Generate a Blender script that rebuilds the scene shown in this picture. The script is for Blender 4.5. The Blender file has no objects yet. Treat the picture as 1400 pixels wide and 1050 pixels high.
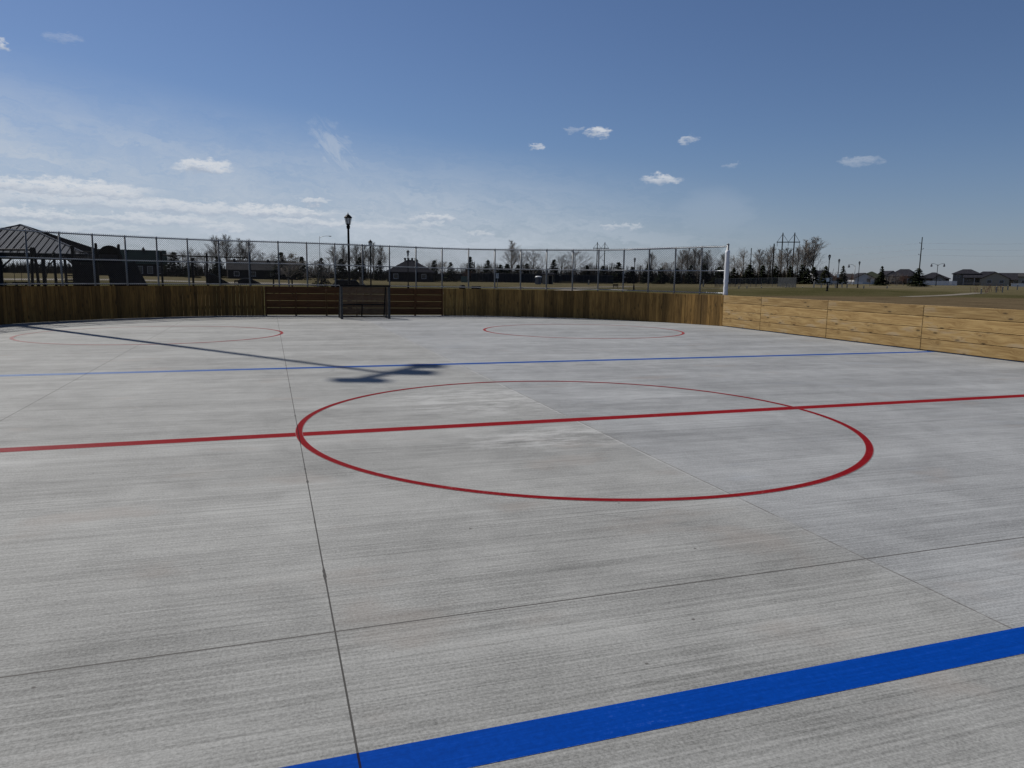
import bpy, math, random
from mathutils import Vector, Matrix
R_ = math.radians
scene = bpy.context.scene
COL = scene.collection

# ------------------------------------------------------------------ camera
CAM = Vector((-3.4481, -7.9191, 1.6945))
YAW, PITCH, ROLL, FPX = 0.3218, -0.147, 0.0132, 991.8
fw = Vector((math.sin(YAW)*math.cos(PITCH), math.cos(YAW)*math.cos(PITCH), math.sin(PITCH)))
r0 = Vector((math.cos(YAW), -math.sin(YAW), 0)); u0 = r0.cross(fw)
rt = r0*math.cos(ROLL) + u0*math.sin(ROLL)
up = -r0*math.sin(ROLL) + u0*math.cos(ROLL)
cam = bpy.data.cameras.new('camera'); cam.sensor_fit = 'HORIZONTAL'; cam.sensor_width = 36
cam.lens = FPX/1400*36; cam.clip_start = 0.05; cam.clip_end = 6000
camo = bpy.data.objects.new('camera', cam); COL.objects.link(camo)
m3 = Matrix((rt, up, -fw)).transposed()
camo.matrix_world = Matrix.Translation(CAM) @ m3.to_4x4()
scene.camera = camo
FH = Vector((math.sin(YAW), math.cos(YAW), 0))

def ray(px, py):
    return fw + rt*((px-700)/FPX) - up*((py-525)/FPX)
def at(px, py, d):
    """world point seen at (px, py) of the 1400 px photo, d metres ahead"""
    v = ray(px, py); return CAM + v*(d/v.dot(FH))
def smooth(a, b, x):
    t = max(0, min(1, (x-a)/(b-a))); return t*t*(3-2*t)
def terrain(x, y):
    dx, dy = x-CAM.x, y-CAM.y
    d = math.hypot(dx, dy); az = math.degrees(math.atan2(dx, dy))
    a = 0.12 + 0.62*smooth(30, 41, az)*(1-smooth(80, 110, az)) + 0.5*(1-smooth(-12, 2, az))
    if abs(az) > 130: a = 0.12
    h = -0.10 + a*smooth(52, 165, d)
    bx, by = BERM
    h += 0.42*math.exp(-(((x-bx)**2+(y-by)**2)/170.0))
    return h
BERM = tuple(at(1130, 384, 102)[:2])
def gpos(px, d, py=380):
    p = at(px, py, d); return Vector((p.x, p.y, terrain(p.x, p.y)))
def facing(p):
    return -math.atan2(p.x-CAM.x, p.y-CAM.y)

# ------------------------------------------------------------------ materials
class NT:
    def __init__(s, mat=None, tree=None):
        s.t = tree or mat.node_tree; s.n = s.t.nodes; s.l = s.t.links
    def link(s, a, b): s.l.new(a, b)
    def node(s, typ, **kw):
        n = s.n.new(typ)
        for k, v in kw.items(): setattr(n, k, v)
        return n
    def inp(s, sock, v):
        if hasattr(v, 'links') or isinstance(v, bpy.types.NodeSocket): s.link(v, sock)
        elif v is not None: sock.default_value = v
    def math(s, op, a, b=None, c=None, clamp=False):
        n = s.node('ShaderNodeMath', operation=op, use_clamp=clamp)
        s.inp(n.inputs[0], a); s.inp(n.inputs[1], b)
        if c is not None: s.inp(n.inputs[2], c)
        return n.outputs[0]
    def vec(s, op, a, b=None):
        n = s.node('ShaderNodeVectorMath', operation=op)
        s.inp(n.inputs[0], a); s.inp(n.inputs[1], b); return n.outputs[0]
    def sep(s, v):
        n = s.node('ShaderNodeSeparateXYZ'); s.inp(n.inputs[0], v); return n.outputs
    def comb(s, x=0., y=0., z=0.):
        n = s.node('ShaderNodeCombineXYZ')
        for i, v in enumerate((x, y, z)): s.inp(n.inputs[i], v)
        return n.outputs[0]
    def noise(s, v, scale=1., detail=4., rough=.55, dist=0., out=0):
        n = s.node('ShaderNodeTexNoise'); s.inp(n.inputs['Vector'], v)
        for k, q in (('Scale', scale), ('Detail', detail), ('Roughness', rough), ('Distortion', dist)): s.inp(n.inputs[k], q)
        return n.outputs[out]
    def voro(s, v, scale=1., feature='F1', out='Distance', rand=1.):
        n = s.node('ShaderNodeTexVoronoi', feature=feature); s.inp(n.inputs['Vector'], v)
        s.inp(n.inputs['Scale'], scale); s.inp(n.inputs['Randomness'], rand); return n.outputs[out]
    def ramp(s, f, lo, hi, a=0., b=1.):
        n = s.node('ShaderNodeMapRange', interpolation_type='SMOOTHSTEP'); s.inp(n.inputs[0], f)
        for i, v in zip((1, 2, 3, 4), (lo, hi, a, b)): s.inp(n.inputs[i], v)
        return n.outputs[0]
    def mix(s, f, a, b, blend='MIX'):
        n = s.node('ShaderNodeMix', data_type='RGBA', blend_type=blend)
        s.inp(n.inputs[0], f); 
        for i, v in ((6, a), (7, b)):
            s.inp(n.inputs[i], tuple(v)+(1,) if isinstance(v, (tuple, list)) and len(v) == 3 else v)
        return n.outputs[2]
    def gray(s, v):
        return s.comb(v, v, v)

def new_mat(name, rough=.7, metal=0., spec=.5):
    m = bpy.data.materials.new(name); m.use_nodes = True
    b = m.node_tree.nodes['Principled BSDF']
    b.inputs['Roughness'].default_value = rough; b.inputs['Metallic'].default_value = metal
    b.inputs['Specular IOR Level'].default_value = spec
    return m, NT(m), b

def simple(name, col, rough=.7, metal=0., spec=.5, var=.25, scale=6., bump=0.):
    m, t, b = new_mat(name, rough, metal, spec)
    pos = t.node('ShaderNodeNewGeometry').outputs['Position']
    n = t.noise(pos, scale, 5)
    k = t.ramp(n, .3, .7, 1-var, 1+var)
    c = t.mix(1., tuple(col), t.gray(k), 'MULTIPLY')
    t.link(c, b.inputs['Base Color'])
    if bump:
        bn = t.node('ShaderNodeBump'); bn.inputs['Strength'].default_value = bump
        t.link(n, bn.inputs['Height']); t.link(bn.outputs[0], b.inputs['Normal'])
    return m

def wood(name, dark, light, knots=1., ringscale=1., grey=0., vary=.5):
    m, t, b = new_mat(name, .75, 0, .25)
    uv = t.node('ShaderNodeUVMap').outputs[0]
    rnd = t.node('ShaderNodeNewGeometry').outputs['Random Per Island']
    off = t.comb(t.math('MULTIPLY', rnd, 91.7), t.math('MULTIPLY', rnd, 37.3), t.math('MULTIPLY', rnd, 13.1))
    p = t.vec('ADD', uv, off)
    s_ = t.sep(p)
    # knots: sparse cells, grain bends round them
    kv = t.comb(t.math('MULTIPLY', s_[0], 1.9), t.math('MULTIPLY', s_[1], 5.5), 0.)
    kd = t.voro(kv, 1.0)
    kn = t.ramp(t.math('ADD', kd, t.math('MULTIPLY', t.noise(kv, 3., 3.), .12)), .13, .24, 1., 0.)
    flare = t.ramp(kd, .05, .55, 1., 0.)
    warp = t.math('MULTIPLY', flare, .09*knots)
    gy = t.math('ADD', s_[1], warp)
    g1 = t.noise(t.comb(t.math('MULTIPLY', s_[0], .9), t.math('MULTIPLY', gy, 24*ringscale), 0.), 1., 4, .6)
    g2 = t.noise(t.comb(t.math('MULTIPLY', s_[0], 3.), t.math('MULTIPLY', gy, 130.), 0.), 1., 2, .6)
    blot = t.noise(t.comb(t.math('MULTIPLY', s_[0], 1.4), t.math('MULTIPLY', s_[1], 5.), 3.3), 1., 3)
    f = t.math('ADD', t.math('MULTIPLY', t.ramp(g1, .34, .66), .62), t.math('MULTIPLY', t.ramp(g2, .35, .65), .2))
    f = t.math('ADD', f, t.math('MULTIPLY', t.math('SUBTRACT', t.ramp(blot, .3, .7), .5), .35), clamp=True)
    c = t.mix(f, dark, light)
    tone = t.math('ADD', t.math('MULTIPLY', rnd, vary), 1-vary*.52)
    c = t.mix(1., c, t.gray(tone), 'MULTIPLY')
    c = t.mix(t.math('MULTIPLY', kn, .8*knots), c, tuple(v*.16 for v in dark))
    c = t.mix(t.math('MULTIPLY', t.math('MULTIPLY', flare, t.ramp(g1, .45, .6)), .35*knots), c, tuple(v*.45 for v in dark))
    if grey:
        c = t.mix(t.math('MULTIPLY', t.ramp(blot, .55, .75), grey), c, (.28, .24, .19))
    t.link(c, b.inputs['Base Color'])
    bn = t.node('ShaderNodeBump'); bn.inputs['Strength'].default_value = .25; bn.inputs['Distance'].default_value = .004
    t.link(g1, bn.inputs['Height']); t.link(bn.outputs[0], b.inputs['Normal'])
    return m

M = {}
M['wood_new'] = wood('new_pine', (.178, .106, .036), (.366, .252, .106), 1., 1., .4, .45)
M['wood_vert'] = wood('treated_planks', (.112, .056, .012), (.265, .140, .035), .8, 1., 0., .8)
M['wood_vert_lit'] = wood('treated_planks_lit', (.135, .073, .018), (.33, .19, .055), .8, 1., 0., .8)  # treated planks again, sunlight of the right corner put into a lighter colour
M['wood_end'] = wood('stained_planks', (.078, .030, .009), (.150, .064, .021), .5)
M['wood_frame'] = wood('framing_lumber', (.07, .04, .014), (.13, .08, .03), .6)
M['galv'] = simple('galvanised_steel', (.22, .225, .23), .5, .25, .5, .12, 9)
M['galvrail'] = simple('bright_galvanised_rail', (.42, .43, .44), .36, .4, .5, .1)
M['wire'] = simple('galvanised_wire', (.035, .036, .038), .85, 0., .1, .05)
M['black'] = simple('black_metal', (.007, .007, .008), .55, 0, .06, .2)
M['dark'] = simple('dark_plastic', (.007, .008, .011), .7, 0, 0., .3)
M['bluegrey'] = simple('blue_grey_panel', (.028, .036, .058), .5)
M['goal'] = simple('goal_steel', (.05, .05, .05), .6, 0, .2, .3, 20)
M['net'] = simple('net_cord', (.10, .088, .075), .9, 0, .1)
M['glass'] = simple('lantern_glass', (.55, .56, .56), .15, 0, .5, .1)
M['white'] = simple('white_vinyl', (.6, .6, .6), .55, 0, .4, .06, 3)
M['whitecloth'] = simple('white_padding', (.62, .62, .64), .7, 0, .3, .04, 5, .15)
M['sign'] = simple('white_sign', (.75, .75, .72), .5, 0, .4, .05)
M['pale_wood'] = simple('pale_post', (.28, .26, .22), .8, 0, .3, .15, 8)
M['roofsteel'] = simple('steel_roofing', (.046, .056, .076), .7, 0., .05, .1, .6)
M['roofgreen'] = simple('green_metal_roof', (.010, .017, .018), .7, 0, 0., .12, .8)
M['shingle'] = simple('dark_shingles', (.026, .026, .031), .9, 0, 0., .3, 2.5)
M['shingle2'] = simple('grey_shingles', (.045, .044, .045), .9, 0, 0., .3, 2.5)
M['shinglegreen'] = simple('olive_shingles', (.034, .038, .028), .9, 0, 0., .25, 2.5)
M['siding_dark'] = simple('dark_siding', (.018, .017, .019), .8, 0, 0., .12)
M['siding_grey'] = simple('grey_siding', (.165, .16, .15), .8, 0, 0., .08)
M['siding_tan'] = simple('tan_siding', (.27, .245, .20), .8, 0, 0., .08)
M['siding_brown'] = simple('brown_siding', (.12, .094, .077), .8, 0, 0., .1)
M['siding_white'] = simple('white_siding', (.45, .45, .46), .7, 0, .3, .05)
M['trim'] = simple('white_trim', (.36, .36, .38), .6, 0, .4, .05)
M['pane'] = simple('window_pane', (.02, .024, .03), .08, 0, .6, .2)
M['bark'] = simple('grey_bark', (.165, .148, .13), .9, 0, 0., .35, 3)
M['palebark'] = simple('pale_bark', (.20, .185, .165), .9, 0, 0., .35, 3)
M['twig'] = simple('bare_twigs', (.20, .176, .152), .9, 0, 0., .35, .8)
M['twigred'] = simple('reddish_twigs', (.115, .070, .055), .9, 0, 0., .3, .8)
M['needles'] = simple('spruce_needles', (.019, .023, .013), .8, 0, 0., .5, 1.3)
M['needlesolive'] = simple('olive_needles', (.024, .026, .012), .8, 0, 0., .4, 1.3)
M['pole_wood'] = simple('weathered_pole', (.03, .027, .024), .85, 0, 0., .2)
M['ramp'] = simple('ramp_panels', (.011, .010, .012), .7, 0, 0., .2, 3)
M['ramptan'] = simple('ramp_plywood', (.21, .155, .11), .7, 0, .4, .15, 2)
M['screen'] = simple('windscreen_fabric', (.018, .020, .025), .85, 0, 0., .2, 1.2)
M['screengrey'] = simple('grey_fence_slats', (.07, .074, .078), .7, 0, 0., .15, 1.5)
M['brush'] = simple('dry_brush', (.034, .028, .022), .9, 0, 0., .4, .25)
M['redwood'] = simple('red_stain_post', (.10, .028, .02), .7)
M['cable'] = simple('aluminium_cable', (.55, .57, .60), .4, .5, .5, .05)
M['greenbox'] = simple('green_cabinet', (.06, .10, .085), .6)
M['blockwall'] = simple('tan_block', (.20, .175, .135), .85, 0, .3, .12, 2)
M['flood'] = simple('floodlight_housing', (.10, .10, .11), .5, .3)

def concrete(name, joints=True):
    m, t, b = new_mat(name, .82, 0, .35)
    pos = t.node('ShaderNodeNewGeometry').outputs['Position']
    X, Y, Z = t.sep(pos)
    X2 = t.math('ADD', X, t.math('MULTIPLY', Y, .03))
    def nz(sx, sy, off, det=4., rough=.55, dist=0.):
        return t.noise(t.comb(t.math('MULTIPLY', X, sx), t.math('ADD', t.math('MULTIPLY', Y, sy), t.math('MULTIPLY', X, sy*.012)), off), 1., det, rough, dist)
    blot = nz(.45, .6, 1.3, 8., .68, .4)
    streak = nz(.22, 2.6, 5.1, 8., .72, .3)
    streak2 = nz(.9, 14., 9.7, 6., .7)
    broom = nz(2.6, 95., 2.2, 5., .75)
    grit = t.noise(pos, 55., 4., .75)
    grit2 = t.noise(pos, 210., 2., .7)
    mott = t.noise(pos, 1.6, 8., .72, .5)
    lines = nz(.38, 58., 12.2, 4., .72)
    dark = t.ramp(nz(.30, 34., 33.1, 3., .6), .62, .70)
    pale = t.ramp(nz(.26, 21., 53.1, 3., .6), .63, .70)
    band = nz(.10, 1.15, 71.3, 3., .5, .3)
    speck = t.noise(pos, 75., 4., .8)
    f = t.math('MULTIPLY', t.ramp(blot, .28, .72), .20)
    for q_, a_ in ((t.ramp(streak, .3, .7), .14), (t.ramp(band, .36, .64), .15), (t.ramp(mott, .30, .70), .24), (t.ramp(streak2, .3, .7), .10), (t.ramp(lines, .32, .68), .34), (t.ramp(broom, .32, .68), .20), (t.ramp(speck, .38, .62), .30), (t.ramp(grit, .36, .64), .24), (pale, .16)):
        f = t.math('ADD', f, t.math('MULTIPLY', q_, a_))
    f = t.math('SUBTRACT', f, .38)
    f = t.math('SUBTRACT', f, t.math('MULTIPLY', dark, .22), clamp=True)
    warm = t.mix(f, (.083, .0835, .0790), (.298, .299, .287))
    cool = t.mix(f, (.084, .0865, .0875), (.300, .307, .309))
    side = t.ramp(t.math('ADD', X, t.math('MULTIPLY', t.math('SUBTRACT', blot, .5), 1.5)), -.35, .25)
    side2 = t.ramp(X, -.02, .02)
    c = t.mix(t.math('ADD', t.math('MULTIPLY', side, .35), t.math('MULTIPLY', side2, .65)), warm, cool)
    # rusty tint patches
    rust = t.ramp(nz(.9, 1.4, 17.7, 3.), .60, .74)
    c = t.mix(t.math('MULTIPLY', rust, .28), c, (.20, .165, .14))
    blue = t.ramp(nz(.7, 1.6, 27.7, 3.), .60, .74)
    c = t.mix(t.math('MULTIPLY', t.math('MULTIPLY', blue, side2), .3), c, (.24, .26, .285))
    # chalky residue left of the centre joint
    def spot(cx, cy, rx, ry):
        dx = t.math('DIVIDE', t.math('SUBTRACT', X, cx), rx); dy = t.math('DIVIDE', t.math('SUBTRACT', Y, cy), ry)
        return t.ramp(t.math('ADD', t.math('MULTIPLY', dx, dx), t.math('MULTIPLY', dy, dy)), 0., 1., 1., 0.)
    chalkn = t.ramp(nz(1.6, 5., 41., 8., .75), .42, .60)
    left = t.ramp(X, -.03, .0, 1., 0.)
    ch = t.math('MULTIPLY', t.math('MULTIPLY', t.math('MAXIMUM', t.math('MAXIMUM', spot(-.55, -.85, 1.5, .75), spot(-.7, 1.6, 1.8, 1.6)), spot(-6.6, -.6, 1.5, .35)), chalkn), left)
    c = t.mix(t.math('MULTIPLY', ch, .50), c, (.42, .42, .41))
    ch2 = t.math('MULTIPLY', t.math('MULTIPLY', t.math('MAXIMUM', spot(1.6, 1.3, 1.7, .9), spot(2.6, 5.2, 4., 1.)), chalkn), .25)
    c = t.mix(ch2, c, (.39, .395, .395))
    # long tyre / scuff marks
    def arc(cx, cy, r, w, k):
        dx = t.math('SUBTRACT', X, cx); dy = t.math('SUBTRACT', Y, cy)
        d = t.math('SQRT', t.math('ADD', t.math('MULTIPLY', dx, dx), t.math('MULTIPLY', dy, dy)))
        return t.math('MULTIPLY', t.ramp(t.math('ABSOLUTE', t.math('SUBTRACT', d, r)), 0., w, 1., 0.), k)
    gate = t.ramp(nz(.6, .6, 61., 3.), .47, .60)
    sc = None
    for a in ((-9, -14, 13.2, .02, .3), (9, 22, 18.6, .05, .35), (-1.6, -9.3, 5.4, .012, .25), (6, -6.5, 4.3, .012, .3), (-4.2, 5.9, 1.1, .06, .45), (-3.1, 5.4, .7, .05, .4), (-6.0, 18.5, 6.3, .09, .3), (3, 31, 22., .05, .3)):
        q = arc(*a); sc = q if sc is None else t.math('MAXIMUM', sc, q)
    c = t.mix(t.math('MULTIPLY', sc, gate), c, (.10, .10, .10))
    # hairline trowel scratches
    cr = t.noise(pos, 1.3, 3., .5, 1.2)
    hair = t.math('MULTIPLY', t.ramp(t.math('ABSOLUTE', t.math('SUBTRACT', cr, .5)), 0., .0016, 1., 0.), t.ramp(t.noise(pos, .6, 2.), .52, .62))
    c = t.mix(t.math('MULTIPLY', hair, .4), c, (.13, .125, .12))
    # pits and grit
    vd = t.voro(pos, 2.1); vr = t.noise(pos, 30., 2.)
    pit = t.ramp(t.math('ADD', vd, t.math('MULTIPLY', vr, .03)), .030, .044, 1., 0.)
    c = t.mix(t.math('MULTIPLY', pit, .8), c, (.05, .045, .04))
    vd2 = t.voro(pos, 9.); pit2 = t.ramp(vd2, .03, .06, 1., 0.)
    c = t.mix(t.math('MULTIPLY', pit2, t.ramp(t.noise(pos, 1.1, 2.), .5, .65, 0., .55)), c, (.09, .085, .08))
    if joints:
        S = 3.19
        spall = t.math('MULTIPLY', t.ramp(t.noise(pos, 3.3, 3.), .60, .74), .007)
        wob = t.math('MULTIPLY', t.math('SUBTRACT', t.noise(pos, 2.5, 3.), .5), .012)
        def pline(v, off, w, jit=None):
            q = t.math('ADD', t.math('SUBTRACT', v, off), jit) if jit is not None else t.math('SUBTRACT', v, off)
            q = t.math('PINGPONG', t.math('ADD', q, S*50), S/2)      # 0 .. S/2 .. 0
            return t.math('LESS_THAN', q, t.math('ADD', w, spall))
        jl = t.math('LESS_THAN', X, -1.2)                            # sawn joints left
        jy = pline(Y, -4.5594, .0058)
        jx = pline(X, -.0149, .0042)
        near = t.math('LESS_THAN', Y, -3.5)
        jyk = t.math('ADD', t.math('MULTIPLY', near, .75), .17)
        c = t.mix(t.math('MULTIPLY', jx, jl), c, (.035, .033, .03))
        c = t.mix(t.math('MULTIPLY', jy, jyk), c, (.05, .046, .042))
        # construction joint on the right: pale edge, broken dark gap
        d0 = t.math('ADD', t.math('ADD', X, .0149), wob)
        edge = t.ramp(t.math('ABSOLUTE', t.math('ADD', d0, .012)), .007, .018, 1., 0.)
        ec = t.math('MULTIPLY', edge, t.ramp(t.noise(pos, 1.7, 4.), .36, .54))
        c = t.mix(t.math('MULTIPLY', t.math('MULTIPLY', ec, t.ramp(Y, -4., -1.5, .2, 1.)), .5), c, (.36, .36, .355))
        gap = t.math('MULTIPLY', t.math('LESS_THAN', t.math('ABSOLUTE', t.math('SUBTRACT', d0, .006)), .0055), t.ramp(t.noise(pos, 1.9, 4., .7), .40, .54))
        c = t.mix(t.math('MULTIPLY', gap, .8), c, (.07, .065, .06))
        faint = t.math('MULTIPLY', t.math('MULTIPLY', jx, t.math('GREATER_THAN', X, 1.2)), .3)
        c = t.mix(faint, c, (.09, .09, .09))
    t.link(c, b.inputs['Base Color'])
    h = t.math('ADD', t.math('MULTIPLY', lines, .6), t.math('MULTIPLY', grit, .4))
    bn = t.node('ShaderNodeBump'); bn.inputs['Strength'].default_value = .5; bn.inputs['Distance'].default_value = .003
    t.link(h, bn.inputs['Height']); t.link(bn.outputs[0], b.inputs['Normal'])
    return m
M['concrete'] = concrete('broom_concrete')

def paint(name, col, pale, wearx=None, edge=.18, rough=.5, amt=1.):
    m, t, b = new_mat(name, .7, 0, .03)
    pos = t.node('ShaderNodeNewGeometry').outputs['Position']
    X, Y, Z = t.sep(pos)
    uv = t.sep(t.node('ShaderNodeUVMap').outputs[0])
    n = t.noise(t.comb(t.math('MULTIPLY', X, 3.), t.math('MULTIPLY', Y, 60.), 0.), 1., 3, .7)
    g = t.noise(pos, 40., 4., .7)
    k = t.math('ADD', t.math('MULTIPLY', n, .5), t.math('MULTIPLY', g, .5))
    c = t.mix(1., tuple(col), t.gray(t.ramp(k, .3, .7, .82, 1.18)), 'MULTIPLY')
    big = t.noise(pos, 1.3, 6., .7)
    wear = t.math('MULTIPLY', t.ramp(k, .54, .66, 0., .9), t.ramp(big, .52, .68, .12, .8))
    chip = t.math('MULTIPLY', t.ramp(t.noise(pos, 17., 5., .75), .66, .70), t.ramp(big, .45, .6))
    wear = t.math('MAXIMUM', wear, t.math('MULTIPLY', chip, .35))
    wear = t.math('MULTIPLY', wear, amt)
    if wearx:
        fade = t.ramp(X, wearx[0], wearx[1], 1., 0.)
        wear = t.math('MAXIMUM', wear, t.math('MULTIPLY', fade, t.ramp(k, .36, .60, .25, .95)))
    ed = t.ramp(t.math('ADD', uv[1], t.math('MULTIPLY', t.math('SUBTRACT', g, .5), .12)), 1-edge, 1-edge+.05)
    c = t.mix(wear, c, pale)
    c = t.mix(t.math('MULTIPLY', ed, .5), c, pale)
    jq = t.math('PINGPONG', t.math('ADD', X, .0149+3.19*50), 3.19/2)
    cut = t.math('MULTIPLY', t.math('LESS_THAN', jq, .0045), t.math('LESS_THAN', X, -1.2))
    c = t.mix(t.math('MULTIPLY', cut, .9), c, (.012, .008, .01))
    t.link(c, b.inputs['Base Color'])
    bn = t.node('ShaderNodeBump'); bn.inputs['Strength'].default_value = .3; bn.inputs['Distance'].default_value = .002
    t.link(k, bn.inputs['Height']); t.link(bn.outputs[0], b.inputs['Normal'])
    return m
M['red'] = paint('red_paint', (.165, .0042, .0065), (.30, .20, .20), (-9.5, -4.), .14)
M['redthin'] = paint('red_circle_paint', (.15, .004, .0062), (.30, .21, .21), None, .16)
M['redfaded'] = paint('faded_red_paint', (.20, .032, .034), (.31, .24, .23), (-9.2, -4.5), .25)
M['blue'] = paint('blue_paint', (.0004, .036, .235), (.12, .18, .28), None, .03, .5, .25)
M['bluefar'] = paint('worn_blue_paint', (.004, .045, .21), (.25, .30, .38), (-8.5, -2.), .28)

def grass(name):
    m, t, b = new_mat(name, 1., 0, .0)
    pos = t.node('ShaderNodeNewGeometry').outputs['Position']
    X, Y, Z = t.sep(pos)
    big = t.noise(pos, .035, 4.); mid = t.noise(pos, .3, 5., .65); fine = t.noise(pos, 6., 4., .7)
    band = t.noise(t.comb(t.math('MULTIPLY', X, .03), t.math('MULTIPLY', Y, .14), 2.), 1., 4.)
    f = t.math('ADD', t.math('MULTIPLY', t.ramp(big, .35, .65), .5), t.math('MULTIPLY', t.ramp(mid, .3, .7), .5))
    green = t.mix(t.ramp(fine, .3, .7), (.019, .020, .0075), (.047, .046, .017))
    straw = t.mix(t.ramp(fine, .3, .7), (.075, .063, .038), (.150, .126, .078))
    dx = t.math('SUBTRACT', X, CAM.x); dy = t.math('SUBTRACT', Y, CAM.y)
    dist = t.math('SQRT', t.math('ADD', t.math('MULTIPLY', dx, dx), t.math('MULTIPLY', dy, dy)))
    far = t.ramp(t.math('ADD', dist, t.math('MULTIPLY', t.math('SUBTRACT', band, .5), 90.)), 90., 150.)
    c = t.mix(t.math('ADD', t.math('MULTIPLY', f, .45), t.math('MULTIPLY', far, .5), clamp=True), green, straw)
    # bare soil beyond the right wall
    ex = t.math('DIVIDE', t.math('SUBTRACT', X, 45.), 41.); ey = t.math('DIVIDE', t.math('SUBTRACT', Y, 20.), 37.)
    q = t.math('ADD', t.math('ADD', t.math('MULTIPLY', ex, ex), t.math('MULTIPLY', ey, ey)), t.math('MULTIPLY', t.math('SUBTRACT', mid, .5), .5))
    dirt = t.ramp(q, .8, 1.15, 1., 0.)
    soil = t.mix(t.ramp(t.math('ADD', t.math('MULTIPLY', mid, .5), t.math('MULTIPLY', fine, .5)), .35, .65), (.062, .046, .028), (.112, .084, .052))
    c = t.mix(t.math('MULTIPLY', dirt, .9), c, soil)
    t.link(c, b.inputs['Base Color'])
    bn = t.node('ShaderNodeBump'); bn.inputs['Strength'].default_value = .8; bn.inputs['Distance'].default_value = .05
    t.link(fine, bn.inputs['Height']); t.link(bn.outputs[0], b.inputs['Normal'])
    return m
M['grass'] = grass('spring_grass')
M['path'] = simple('pale_gravel_path', (.14, .122, .094), .9, 0, .2, .2, .8)

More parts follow.
